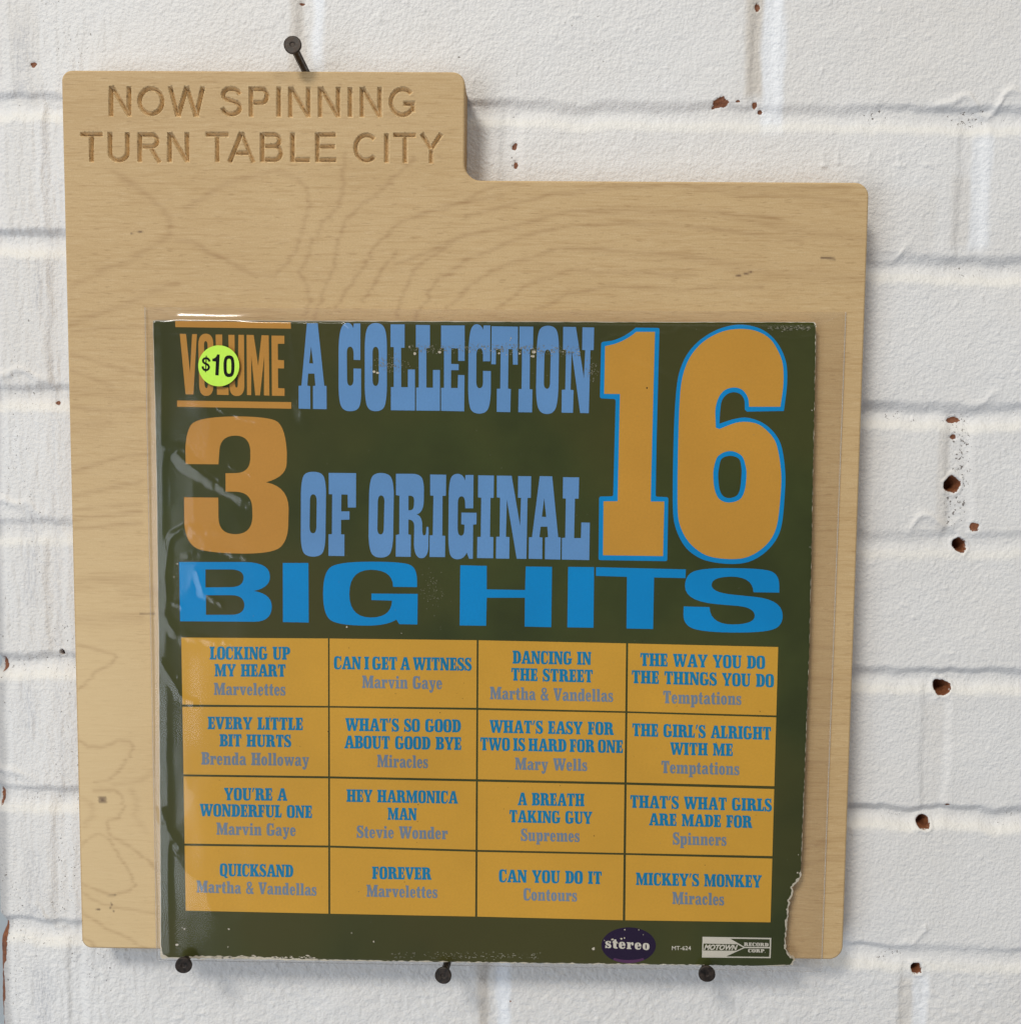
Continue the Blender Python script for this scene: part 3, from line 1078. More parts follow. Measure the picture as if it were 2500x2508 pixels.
green = jag([(375.5, 787), (383, 1100), (389.5, 1580), (392.5, 2000), (394.5, 2300)], .5, 18, 11) + \
    jag([(394.5, 2300), (395, 2330), (399, 2339), (412, 2344.5), (440, 2345.5), (480, 2342), (570, 2343), (640, 2345), (760, 2350), (900, 2353), (1085, 2355.5), (1500, 2361), (1850, 2366)], 1.7, 7, 12) + \
    jag([tuple(np.array(p) + (-3.5, -1.5)) for p in tear[::-1]], 2.0, 3.5, 13) + \
    jag([(tear[0][0] - 0.8, tear[0][1]), (1971.9, 1850), (1981.9, 1580), (1989.9, 1200), (1996.6, 860), (1996, 797)], 1.0, 7, 14) + \
    jag([(1996, 797), (1992, 789.5), (1600, 789.5), (1000, 787.5), (384, 785.5), (375.5, 787)], .5, 14, 15)


def slab(name, c, y0, y1, mat, parent):
    V, T = fill_px([[c]])
    w0, w1 = unproj(V[:, 0], V[:, 1], y0), unproj(V[:, 0], V[:, 1], y0)
    w1 = w0.copy()
    w1[:, 1] = y1
    n = len(V)
    cc = unproj(np.array([p[0] for p in c]), np.array([p[1] for p in c]), y0)
    m = len(c)
    verts = list(w0) + list(w1) + list(cc) + [(p[0], y1, p[2]) for p in cc]
    faces = [tuple(f) for f in T] + [tuple(n + i for i in f[::-1]) for f in T]
    for i in range(m):
        j = (i + 1) % m
        faces.append((2 * n + i, 2 * n + j, 2 * n + m + j, 2 * n + m + i))
    o = pyd(name, verts, faces, mat, parent)
    bm = bmesh.new()
    bm.from_mesh(o.data)
    bmesh.ops.remove_doubles(bm, verts=bm.verts, dist=1e-7)
    bmesh.ops.recalc_face_normals(bm, faces=bm.faces)
    bm.to_mesh(o.data)
    bm.free()
    return o


slab('cardboard', core, YC + 0.00005, -0.0213, M_CORE, sleeve)
print_ink('printed_cover', [[green]], YC, M_GREEN, sleeve)
Y1 = YC - E1
V1, V2, V3, V4 = (720, 780, 5.068), (1090, 780, 5.068), (720, 1140, 5.068), (1090, 1140, 5.068)
G1 = G = []
for t_ in ("57 835 92 832 160 58 293 58 375 832 403 838 405 1125 235 1122 235 838 265 832 253 683 175 683 165 832 200 838 202 1122 57 1118;212 345 238 558 188 555",
           "742 62 823 60 823 515 740 512 740 440 738 350* 695 348 655 350* 655 430 658 750 660 834* 697 834 738 832* 738 750 738 620 832 622 832 940 831 1060* 775 1150* 695 1150 615 1150* 556 1030* 553 850 553 400 556 200* 610 52* 668 52 715 54* 735 120",
           "1015 55 1090 57* 1150 170* 1152 350 1152 850 1148 1030* 1095 1150* 1015 1150 935 1150* 882 1030* 878 850 878 350 882 170* 940 57*;1013 350 1050 350* 1052 430 1052 750 1050 837* 1013 837 974 837* 974 750 974 430 974 350*",
           "1198 72 1372 72 1372 362 1328 362 1330 852 1413 852 1413 632 1500 632 1500 1142 1202 1138 1202 850 1238 850 1238 355 1198 352",
           "1512 78 1686 80 1686 366 1642 366 1642 858 1724 858 1724 638 1810 638 1810 1145 1516 1142 1516 856 1548 856 1548 362 1512 360"):
    G.append(outline(t_, V1))
for t_ in ("-50 85 242 85 242 525 162 525 162 370 76 368 74 562 168 566 168 640 74 640 72 862 156 862 160 700 240 702 236 1152 -50 1145 -50 860 -14 860 -14 368 -50 364",
           "478 85 560 85 558 530 470 530 470 450 468 370* 428 370 390 372* 388 450 386 790 390 865* 428 865 468 865* 470 790 470 650 567 652 566 900 560 1070* 500 1180* 422 1180 340 1178* 290 1060* 286 880 290 400 298 210* 340 72* 392 70 448 72* 470 138",
           "577 95 903 100 900 572 842 570 836 380 786 378 780 870 815 875 808 1162 640 1158 642 872 684 870 690 378 632 376 628 568 573 566",
           "922 98 1094 100 1090 380 1052 380 1048 876 1083 880 1078 1165 908 1162 912 875 948 873 955 380 920 378",
           "1278 88 1360 92* 1410 210* 1412 380 1405 860 1398 1050* 1340 1185* 1262 1185 1185 1183* 1130 1050* 1128 860 1138 370 1146 200* 1195 90*;1270 385 1310 387* 1310 460 1302 800 1300 870* 1265 872 1226 870* 1224 800 1232 460 1234 387*",
           "1465 102 1622 104 1722 740 1738 392 1700 388 1704 108 1848 110 1843 390 1802 392 1782 1175 1675 1172 1570 395 1556 884 1593 888 1586 1170 1445 1168 1448 884 1490 882 1500 390 1462 386"):
    G.append(outline(t_, V2))
G2 = G = []
for t_ in ("238 78 330 80* 392 170* 397 330 390 880 385 1040* 320 1132* 238 1132 155 1132* 88 1040* 84 880 86 330 92 170* 150 78*;238 358 280 360* 282 440 278 760 275 842* 235 842 194 842* 193 760 197 440 198 358*",
           "430 92 770 95 768 522 668 522 665 362 588 360 585 570 688 570 688 672 583 675 583 855 625 857 625 1125 428 1122 428 855 470 853 474 358 432 356",
           "1080 93 1165 95* 1233 185* 1238 345 1230 890 1222 1050* 1155 1144* 1075 1144 1000 1144* 932 1050* 925 880 932 345 940 185* 1000 93*;1080 372 1122 374* 1122 450 1114 780 1112 856* 1075 856 1035 856* 1034 780 1040 450 1042 372*",
           "1265 103 1470 103 1545 105* 1610 180* 1612 300 1610 440 1606 585* 1520 608 1582 625* 1590 720 1592 810 1592 868* 1613 868 1638 868* 1640 820 1642 770 1655 752* 1670 770 1668 1000 1662 1152* 1580 1152 1495 1150* 1488 980 1492 760 1492 672* 1420 672 1418 855 1450 862 1448 1135 1262 1132 1265 862 1306 855 1308 375 1265 368;1420 375 1440 375 1490 378* 1490 430 1488 490 1486 556* 1440 556 1420 556",
           "1690 112 1888 115 1884 376 1843 378 1840 870 1876 875 1874 1138 1682 1136 1684 868 1722 866 1730 376 1690 372"):
    G.append(outline(t_, V3))
for t_ in ("252 118 352 118 348 532 250 532 248 470 246 385* 203 383 160 385* 158 460 155 780 156 872* 197 872 236 872* 238 800 240 735 200 730 202 585 390 588 388 730 347 735 343 1158 297 1158 268 1080 235 1165* 150 1165 95 1163* 44 1080* 40 900 45 350 52 190* 100 105* 155 103 225 105* 248 190",
           "410 122 605 125 602 402 562 402 556 886 598 890 596 1152 396 1150 400 888 442 886 448 400 408 396",
           "642 126 825 128 930 750 942 402 904 400 906 132 1068 134 1063 402 1022 404 1008 1160 888 1158 766 422 754 886 798 890 795 1158 630 1155 634 886 676 884 682 400 642 396",
           "1174 132 1328 135 1402 890 1434 895 1430 1168 1238 1164 1240 895 1278 890 1268 760 1185 760 1170 890 1207 895 1204 1162 1036 1158 1040 892 1078 890;1229 405 1254 640 1200 637",
           "1463 145 1662 148 1656 412 1610 412 1600 902 1685 902 1690 708 1795 710 1788 1175 1448 1168 1450 900 1490 896 1498 412 1460 408"):
    G.append(outline(t_, V4))
o = print_ink('headline_lettering', G1, Y1, M_LBLUE, sleeve)
o['label'] = 'pale blue slab lettering reading A COLLECTION'
o = print_ink('headline_lettering', G2, Y1, M_LBLUE, sleeve)
o['label'] = 'pale blue slab lettering reading OF ORIGINAL'
V5 = (430, 1000, 5.22)
o = print_ink('volume_number', [outline("130 712 125 540 128 330* 255 108* 760 103 1130 103* 1402 200* 1422 560 1420 700 1415 880* 1155 945 1440 1000* 1445 1280 1440 1500 1432 1690* 1250 1858* 880 1858 530 1856* 135 1770* 112 1480 108 1138 545 1142 548 1400 552 1612* 770 1610 975 1605* 982 1390 980 1280 975 1068* 760 1065 640 1065 638 830 770 828 945 825* 955 650 955 540 945 350* 765 348 570 350* 560 540 547 716", V5)], Y1, M_TAN, sleeve)
o['label'] = 'tan orange figure 3'
V6, V7 = (430, 1360, 2.534), (1180, 1360, 2.534)
G = [outline(t_, V6) for t_ in ("22 42 430 42 585 45* 585 130 590 200* 485 222 597 240* 597 320 595 412* 490 413 28 410;185 88 350 88 422 92* 422 140 420 195* 350 198 185 200;188 248 350 248 425 250* 427 310 425 368* 350 370 188 370",
                                "665 48 824 48 826 418 666 415",
                                "1210 40 1400 40* 1498 75* 1498 160 1498 198 1350 196 1348 90* 1210 90 1078 92* 1078 240 1078 385* 1210 387 1340 387* 1343 282 1215 278 1215 238 1502 240 1500 430 1388 428 1370 400 1310 437* 1190 437 1010 437* 915 370* 915 240 915 100* 1020 40*")]
G += [outline(t_, V7) for t_ in ("-134 62 30 66 30 212 268 216 272 70 435 72 430 447 265 443 267 264 30 264 26 438 -138 436",
                                 "535 72 696 74 692 450 530 448", "708 74 1265 88 1263 142 1068 138 1062 458 897 455 900 134 708 128",
                                 "1845 232 1685 230 1682 135* 1550 133 1425 133* 1425 185 1425 232* 1560 245 1690 258 1866 275* 1866 375 1866 440* 1750 480* 1590 480 1400 480* 1250 440* 1250 370 1252 318 1412 322 1415 430* 1560 430 1693 428* 1693 375 1690 325* 1590 315 1450 303 1258 285* 1260 190 1262 120* 1370 80* 1520 80 1730 80* 1845 115* 1845 190")]
o = print_ink('title_lettering', G, Y1, M_BLUE, sleeve)
o['label'] = 'wide bright blue lettering reading BIG HITS'
V8 = (340, 730, 4.586)
G = [outline(t_, V8) for t_ in ("460 400 530 402 575 840 598 404 652 404 612 1082 525 1080",
                                "752 398 835 400* 836 520 838 980 835 1098* 758 1098 682 1098* 678 980 668 520 670 400*;750 482 770 482* 772 530 776 960 776 1010* 760 1010 740 1010* 738 960 732 530 732 482*",
                                "862 408 936 408 942 1002 1008 1004 1008 1088 878 1085", "1005 412 1075 412 1078 960 1082 1005* 1096 1005 1112 1005* 1112 960 1118 412 1180 412 1185 990 1180 1100* 1100 1100 1020 1098* 1018 990",
                                "1210 412 1290 414 1340 760 1378 416 1458 418 1466 1095 1405 1092 1408 650 1360 1092 1308 1092 1262 650 1262 1090 1215 1088",
                                "1490 420 1634 422 1634 512 1560 512 1562 694 1630 698 1630 790 1562 788 1564 1010 1636 1014 1636 1098 1495 1096")]
o = print_ink('volume_lettering', G, Y1, M_TAN, sleeve)
for t_ in ("408 255 1705 270 1708 342 410 325", "430 1150 1712 1168 1712 1242 430 1220"):
    print_ink('printed_bar', [outline(t_, V8)], Y1, M_TAN, sleeve)
V9 = (1450, 780, 3.852)
b1 = round_corners(outline("410 85 635 88 607 1156 598 1681 718 1686 708 2290 60 2280 66 1680 198 1678 222 760 73 752 85 222 190 208 310 175*", V9)[0], 5)
o1 = outline("415 125 592 125 565 1156 552 1727 680 1727 668 2242 102 2234 107 1725 240 1724 262 712 113 710 122 260 210 240 330 200*", V9)[0]
b6 = spline("1808 872! 1838 620 1832 430 1780 285 1690 165 1560 85 1380 57 1190 100 1020 200 900 330 830 480 800 620 780 850 768 1156 760 1600 768 1890 820 2060 910 2190 1060 2280 1290 2316 1480 2295 1640 2200 1750 2060 1795 1900 1822 1560 1815 1380 1780 1190 1710 1070 1600 980 1460 935 1340 948 1200 992! 1208 860 1225 770 1275 712 1340 695 1400 715 1435 770 1440 860! 1460 878!", V9)[0]
o6 = spline("1775 832! 1803 620 1797 430 1750 300 1670 185 1540 115 1380 97 1220 125 1060 210 945 330 875 470 838 630 822 850 812 1156 805 1600 812 1880 860 2030 950 2150 1090 2240 1290 2270 1460 2252 1610 2165 1710 2040 1755 1880 1783 1560 1775 1380 1735 1180 1670 1080 1570 1000 1460 975 1350 985 1200 1042! 1166 1030! 1162 860 1190 750 1250 675 1340 650 1420 675 1470 750 1480 832!", V9)[0]
bh = spline("1300 1295 1385 1325 1408 1415 1408 1485 1395 1605 1365 1670 1290 1695 1230 1670 1200 1605 1188 1485 1195 1415 1220 1325", V9)[0]
oh = spline("1300 1250 1410 1295 1450 1405 1455 1485 1440 1615 1395 1705 1290 1737 1200 1705 1155 1615 1142 1485 1150 1395 1190 1295", V9)[0]
o = print_ink('number_outline', [[b1], [b6, bh]], Y1, M_BLUE, sleeve)
num = print_ink('large_number', [[o1], [o6, oh]], Y1 - E1, M_ORANGE, sleeve)
num['label'] = 'large orange figure 16 with blue outline'

# ------------------------------------------------------------------ small slab typeface
FONT = {
    'A': (84, "0 0 34 0 34 12 27 15 30 28 50 28 53 15 46 12 46 0 84 0 84 12 79 15 58 100 30 100 7 15 0 12;33 41 47 41 40 74"),
    'B': (74, "0 0 42 0 74 0* 74 28 74 48* 54 53 70 58* 70 75 70 100* 42 100 0 100 0 88 7 84 7 16 0 12;35 13 46 13* 46 29 46 45* 35 45;35 57 44 57* 44 72 44 87* 35 87"),
    'C': (68, "64 102 64 64 55 64 53 88* 38 88 28 88* 27 72* 27 50 27 28* 28 12* 40 12 53 12* 56 34 66 32 62 -2* 36 -2 12 -2* 0 18* 0 50 0 82* 12 102* 33 102 46 102* 53 94 56 102"),
    'D': (76, "0 0 38 0 75 0* 75 50 75 100* 38 100 0 100 0 88 7 84 7 16 0 12;35 13 47 13* 47 50 47 87* 35 87"),
    'E': (64, "0 0 60 0 62 34 53 34 46 13 35 13 35 44 42 44 44 34 51 34 51 66 44 66 42 56 35 56 35 87 45 87 51 68 60 68 59 100 0 100 0 88 7 84 7 16 0 12"),
    'F': (62, "0 0 43 0 43 12 35 16 35 42 42 42 44 32 51 32 51 64 44 64 42 54 35 54 35 87 45 87 50 68 59 68 58 100 0 100 0 88 7 84 7 16 0 12"),
    'G': (78, "64 102 64 64 55 64 53 88* 38 88 28 88* 27 72* 27 50 27 28* 28 12* 37 12 45 12* 46 22 46 33 38 37 38 48 76 48 76 37 71 33 71 10 56 -2* 36 -2 12 -2* 0 18* 0 50 0 82* 12 102* 33 102 46 102* 53 94 56 102"),
    'H': (86, "0 0 40 0 40 12 34 16 34 43 50 43 50 16 44 12 44 0 84 0 84 12 77 16 77 84 84 88 84 100 44 100 44 88 50 84 50 57 34 57 34 84 40 88 40 100 0 100 0 88 7 84 7 16 0 12"),
    'I': (44, "0 0 42 0 42 12 35 16 35 84 42 88 42 100 0 100 0 88 7 84 7 16 0 12"),
    'K': (88, "0 0 40 0 40 12 34 16 34 36 38 41 50 16 46 12 46 0 86 0 86 12 80 16 57 60 70 84 78 88 78 100 46 100 46 88 50 84 34 58 34 84 40 88 40 100 0 100 0 88 7 84 7 16 0 12"),
    'L': (62, "0 0 58 0 60 36 51 36 44 13 35 13 35 84 43 88 43 100 0 100 0 88 7 84 7 16 0 12"),
    'M': (106, "0 0 30 0 30 12 23 16 23 66 42 0 54 0 70 66 70 16 64 12 64 0 104 0 104 12 97 16 97 84 104 88 104 100 71 100 53 44 33 100 0 100 0 88 7 84 7 16 0 12"),
    'N': (82, "0 0 28 0 28 12 22 16 22 62 50 0 74 0 74 84 80 88 80 100 52 100 52 88 58 84 58 42 32 100 0 100 0 88 7 84 7 16 0 12"),
    'O': (72, "35 -2 58 -2* 71 18* 71 50 71 82* 58 102* 35 102 12 102* 0 82* 0 50 0 18* 12 -2*;35 12 42 12* 44 28* 44 50 44 72* 42 88* 35 88 28 88* 27 72* 27 50 27 28* 28 12*"),
    'P': (72, "0 0 42 0 42 12 35 16 35 39 42 39 72 39* 72 69 72 100* 42 100 0 100 0 88 7 84 7 16 0 12;35 52 45 52* 45 69 45 87* 35 87"),
    'Q': (74, "33 -2 40 -2 46 -18* 60 -17 74 -14 73 -4 64 -3 59 6 71 22* 71 50 71 82* 58 102* 35 102 12 102* 0 82* 0 50 0 18* 12 -2*;35 12 42 12* 44 28* 44 50 44 72* 42 88* 35 88 28 88* 27 72* 27 50 27 28* 28 12*"),
    'R': (84, "0 0 42 0 42 12 35 16 35 46 44 44 48 10 50 0* 62 0 84 0 84 12 78 14 74 40 71 50* 60 53 73 58* 73 74 73 100* 42 100 0 100 0 88 7 84 7 16 0 12;35 58 45 58* 45 72 45 87* 35 87"),
    'S': (62, "56 102 56 68 47 68 44 89* 31 89 22 89* 22 80 22 72* 35 64 62 50* 62 27 62 -2* 33 -2 20 -2* 12 7 9 -2 0 -2 0 36 9 36 13 11* 30 11 39 11* 39 21 39 30* 26 37 0 50* 0 75 0 102* 29 102 40 102* 46 94 48 102"),
    'T': (72, "17 0 55 0 55 12 49 16 49 87 56 87 61 66 70 66 69 100 2 100 1 66 10 66 15 87 22 87 22 16 17 12"),
    'U': (80, "0 100 0 88 7 84 7 28 7 -2* 39 -2 71 -2* 71 28 71 84 78 88 78 100 50 100 50 88 57 84 57 28 57 12* 46 12 34 12* 34 28 34 84 41 88 41 100"),
    'V': (78, "26 0 48 0 71 84 77 88 77 100 46 100 46 88 53 84 41 36 31 84 38 88 38 100 0 100 0 88 4 84"),
    'W': (114, "22 0 42 0 55 50 68 0 88 0 108 84 114 88 114 100 85 100 85 88 91 84 81 38 70 84 75 88 75 100 37 100 37 88 42 84 46 68 36 38 29 84 34 88 34 100 0 100 0 88 4 84"),
    'Y': (80, "22 0 58 0 58 12 52 16 52 40 73 84 79 88 79 100 48 100 48 88 53 84 41 54 32 84 37 88 37 100 0 100 0 88 5 84 26 40 26 16 22 12"),
    "'": (26, "2 66 10 66 24 102 8 102"),
    '&': (74, "28 -2 0 -2* 0 26 0 44* 18 54 8 66* 8 80 8 102* 32 102 56 102* 56 80 56 64* 40 54 50 40 56 52 70 52 60 26 72 8 72 0 48 0 44 6 38 -2*;30 64 40 72* 40 80 40 90* 32 90 24 90* 24 80 24 72*;26 42 18 36* 18 26 18 12* 28 12 36 12* 40 18"),
    'a': (62, "0 20 0 -2* 20 -2 32 -2* 36 6 40 -2* 60 -1 60 10 54 12 54 46 54 72* 28 72 3 72* 3 50 22 50 24 61* 28 61 31 61 31 44 0 42*;31 12 31 34 22 34* 22 22 22 10*"),
    'c': (53, "50 28 46 -2* 26 -2 0 -2* 0 35 0 72* 28 72 50 72* 50 44 31 44 31 60* 28 60 23 60* 23 35 23 11* 30 11 39 11* 41 28"),
    'd': (66, "34 100 58 100 58 12 64 9 64 0 36 0 35 6 30 -2* 20 -2 0 -2* 0 35 0 72* 20 72 29 72* 34 64 34 88 27 91 27 100;28 11 34 11* 34 35 34 59* 28 59 23 59* 23 35 23 11*"),
    'e': (55, "50 24 46 -2* 26 -2 0 -2* 0 35 0 72* 26 72 52 72* 52 32 23 32 23 11* 31 11 39 11* 41 24;23 42 32 42 32 61* 27 61 23 61*"),
    'h': (72, "0 0 33 0 33 9 29 12 29 50 30 58* 36 58 41 58* 41 50 41 12 37 9 37 0 70 0 70 9 64 12 64 52 64 72* 48 72 36 72* 29 63 29 100 0 100 0 91 6 88 6 12 0 9"),
    'i': (38, "0 0 36 0 36 9 30 12 30 70 0 70 0 61 6 58 6 12 0 9;18 78 30 78* 30 88 30 100* 18 100 6 100* 6 88 6 78*"),
    'l': (38, "0 0 36 0 36 9 30 12 30 100 0 100 0 91 6 88 6 12 0 9"),
    'm': (107, "0 0 33 0 33 9 29 12 29 50 30 58* 36 58 41 58* 41 50 41 12 37 9 37 0 68 0 68 9 64 12 64 50 65 58* 71 58 76 58* 76 50 76 12 72 9 72 0 105 0 105 9 99 12 99 52 99 72* 83 72 70 72* 62 62 58 72* 48 72 36 72* 29 63 29 70 0 70 0 61 6 58 6 12 0 9"),
    'n': (72, "0 0 33 0 33 9 29 12 29 50 30 58* 36 58 41 58* 41 50 41 12 37 9 37 0 70 0 70 9 64 12 64 52 64 72* 48 72 36 72* 29 63 29 70 0 70 0 61 6 58 6 12 0 9"),
    'o': (57, "27 -2 54 -2* 54 35 54 72* 27 72 0 72* 0 35 0 -2*;27 11 32 11* 32 35 32 59* 27 59 22 59* 22 35 22 11*"),
    'p': (66, "0 -28 36 -28 36 -19 30 -16 30 4 34 -2* 44 -2 64 -2* 64 35 64 72* 44 72 34 72* 29 63 29 70 0 70 0 61 6 58 6 -16 0 -19;30 35 30 59* 35 59 40 59* 40 35 40 11* 35 11 30 11*"),
    'r': (56, "0 0 37 0 37 9 30 12 30 42 32 55* 38 52 38 46 38 40* 46 40 54 40* 54 56 54 72* 44 72 34 72* 29 60 29 70 0 70 0 61 6 58 6 12 0 9"),
    's': (49, "42 72 42 48 34 48 32 61* 24 61 18 61* 18 56 18 51* 28 46 46 38* 46 20 46 -2* 25 -2 16 -2* 10 4 8 -2 0 -2 0 26 8 26 12 9* 23 9 29 9* 29 15 29 21* 20 25 0 34* 0 52 0 72* 22 72 30 72* 35 66 36 72"),
    't': (43, "30 92 30 70 39 70 39 58 30 58 30 18 30 11* 34 11 38 11 40 12 40 0 36 -2* 28 -2 6 -2* 6 16 6 58 0 58 0 68 12 74* 14 92"),
    'u': (71, "0 70 29 70 29 20 29 12* 34 12 40 12* 40 22 40 58 35 61 35 70 63 70 63 12 69 9 69 0 41 0 41 8 34 -2* 23 -2 6 -2* 6 18 6 58 0 61"),
    'v': (64, "24 0 40 0 57 58 62 61 62 70 37 70 37 61 42 58 35 26 28 58 33 61 33 70 0 70 0 61 5 58"),
    'w': (93, "20 0 36 0 46 34 56 0 72 0 87 58 92 61 92 70 66 70 66 61 72 58 66 26 57 60 60 70 34 70 38 56 30 26 25 58 30 61 30 70 0 70 0 61 5 58"),
    'y': (64, "62 70 38 70 38 61 43 58 36 26 28 58 33 61 33 70 0 70 0 61 5 58 25 0 24 -14* 19 -14 18 -6 4 -6 2 -30* 18 -30 34 -30* 40 -8 57 58 62 61"),
    '.': (20, "2 0 14 0 14 12 2 12"),
}


def set_text(text, xl, xr, yl, yr, cap, gap=1.5):
    """glyph contours in photo px: baseline from (xl, yl) to (xr, yr), capital height cap px"""
    u, items = 0.0, []
    for ch in text:
        if ch == ' ':
            u += 40
        elif ch == '~':
            u += 24
        else:
            w, path = FONT[ch]
            items.append((u, path))
            u += w + gap
    u -= gap
    out = []
    for u0, path in items:
        cs = outline(path, seg=4)
        out.append([[(xl + (xr - xl) * (u0 + x) / u, yl + (yr - yl) * (u0 + x) / u - y * cap / 100.0) for x, y in c] for c in cs])
    return out


# ------------------------------------------------------------------ the sixteen track panels
KX = (450, 805, 1168, 1530, 1897)
ROWS = ((1561.7, 1564, 1568.3, 1576, 1585), (1725.7, 1729.4, 1734, 1742.3, 1752.7), (1731.5, 1733.5, 1739, 1746.5, 1757.2), (1897, 1901.8, 1909, 1916.6, 1926),
        (1902, 1907, 1914.7, 1922.4, 1933), (2066.6, 2071.5, 2082, 2089.8, 2097.3), (2072, 2076.5, 2087, 2094.4, 2103.5), (2231, 2238.5, 2245.6, 2254.5, 2259.7))
CT = (444, 803.3, 807, 1167.4, 1171.8, 1533.2, 1538.2, 1906)
CB = (455, 804, 809, 1163.5, 1168.7, 1525, 1531, 1887)


def cell(r, c):
    def pt(ci, ri):
        y = float(np.interp((CT[ci] + CB[ci]) / 2, KX, ROWS[ri]))
        t = (y - 1565) / 680.0
        return (CT[ci] + (CB[ci] - CT[ci]) * t, y)
    return [pt(2 * c, 2 * r), pt(2 * c + 1, 2 * r), pt(2 * c + 1, 2 * r + 1), pt(2 * c, 2 * r + 1)]


QA, QB, QC, QD = (400, 1540), (1150, 1540), (400, 1900), (1150, 1900)
S2 = 2.4075
TXT = {
    (0, 0): (QA, [("LOCKING UP", 273, 748, 182, 183, 76), ("MY HEART", 302, 722, 282, 284, 74)], ("Marvelettes", 298, 722, 391, 394, 72)),
    (0, 1): (QA, [("CAN~I~GET~A~WITNESS", 1005, 1818, 239, 248, 76)], ("Marvin Gaye", 1172, 1645, 350, 357, 74)),
    (1, 0): (QA, [("EVERY LITTLE", 261, 824, 593, 599, 74), ("BIT HURTS", 331, 754, 695, 699, 73)], ("Brenda Holloway", 224, 860, 802, 810, 74)),
    (1, 1): (QA, [("WHAT'S SO GOOD", 1073, 1755, 603, 612, 76), ("ABOUT GOOD BYE", 1067, 1758, 706, 716, 76)], ("Miracles", 1260, 1562, 817, 823, 74)),
    (0, 2): (QB, [("DANCING IN", 253, 718, 206, 214, 77), ("THE STREET", 245, 727, 306, 318, 75)], ("Martha & Vandellas", 120, 848, 416, 432, 74)),
    (0, 3): (QB, [("THE WAY YOU DO", 1005, 1743, 220, 238, 77), ("THE THINGS YOU DO", 955, 1795, 322, 346, 77)], ("Temptations", 1140, 1604, 440, 450, 74)),
    (1, 2): (QB, [("WHAT'S EASY FOR", 118, 850, 614, 628, 76), ("TWO~IS~HARD~FOR~ONE", 62, 905, 717, 734, 76)], ("Mary Wells", 267, 695, 832, 840, 72)),
    (1, 3): (QB, [("THE GIRL'S ALRIGHT", 958, 1778, 634, 656, 76), ("WITH ME", 1182, 1553, 744, 752, 74)], ("Temptations", 1130, 1592, 852, 864, 73)),
    (2, 0): (QC, [("YOU'RE A", 358, 730, 146, 149, 74), ("WONDERFUL ONE", 215, 878, 240, 251, 74)], ("Marvin Gaye", 313, 782, 349, 357, 72)),
    (2, 1): (QC, [("HEY HARMONICA", 1080, 1736, 155, 166, 74), ("MAN", 1322, 1495, 261, 264, 72)], ("Stevie Wonder", 1140, 1678, 367, 376, 72)),
    (3, 0): (QC, [("QUICKSAND", 332, 767, 593, 600, 74)], ("Martha & Vandellas", 196, 905, 690, 709, 71)),
    (3, 1): (QC, [("FOREVER", 1230, 1580, 610, 615, 73)], ("Marvelettes", 1198, 1618, 715, 723, 71)),
    (2, 2): (QD, [("A BREATH", 283, 678, 175, 182, 75), ("TAKING GUY", 234, 723, 276, 286, 73)], ("Supremes", 302, 650, 385, 392, 72)),
    (2, 3): (QD, [("THAT'S WHAT GIRLS", 946, 1782, 190, 212, 75), ("ARE MADE FOR", 1057, 1666, 294, 310, 73)], ("Spinners", 1198, 1516, 407, 414, 72)),
    (3, 2): (QD, [("CAN YOU DO IT", 172, 780, 629, 641, 75)], ("Contours", 317, 635, 736, 743, 71)),
    (3, 3): (QD, [("MICKEY'S MONKEY", 980, 1722, 646, 662, 74)], ("Miracles", 1195, 1502, 758, 766, 72)),
}
for (r, c), (Q, titles, artist) in TXT.items():
    pan = print_ink('track_panel', [[cell(r, c)]], Y1, M_CELL, sleeve)
    gs = []
    for (s_, x0, x1, y0, y1, cap) in titles:
        gs += set_text(s_, Q[0] + x0 / S2, Q[0] + x1 / S2, Q[1] + y0 / S2, Q[1] + y1 / S2, cap / S2)
    print_ink('song_lettering', gs, Y1 - E1, M_TBLUE, pan)
    s_, x0, x1, y0, y1, cap = artist
    print_ink('artist_lettering', set_text(s_, Q[0] + x0 / S2, Q[0] + x1 / S2, Q[1] + y0 / S2, Q[1] + y1 / S2, cap / S2, 3.0), Y1 - E1, M_GBLUE, pan)

# ------------------------------------------------------------------ emblems along the foot of the cover
VZ = (1400, 2230, 3.21)


def zt_(pts):
    return [(VZ[0] + x / VZ[2], VZ[1] + y / VZ[2]) for x, y in pts]


oval = zt_([(447 + 214 * math.cos(a), 276 + 141 * math.sin(a)) for a in np.linspace(0, 2 * math.pi, 64, endpoint=False)])
ov = print_ink('oval_emblem', [[oval]], Y1, M_PURPLE, sleeve)
lo = [(447 + 213 * math.cos(a), 276 + 140 * math.sin(a)) for a in np.linspace(math.radians(55), math.radians(125), 24)]
lo += [(447 + 200 * math.cos(a), 300 + 92 * math.sin(a)) for a in np.linspace(math.radians(125), math.radians(55), 24)]
print_ink('worn_band', [[zt_(lo)]], Y1 - E1, M_MAUVE, ov)
print_ink('emblem_lettering', set_text('stereo', 1400 + 264 / 3.21, 1400 + 614 / 3.21, 2230 + 296 / 3.21, 2230 + 314 / 3.21, 76 / 3.21, 6), Y1 - 2 * E1, M_WHITEP, ov)


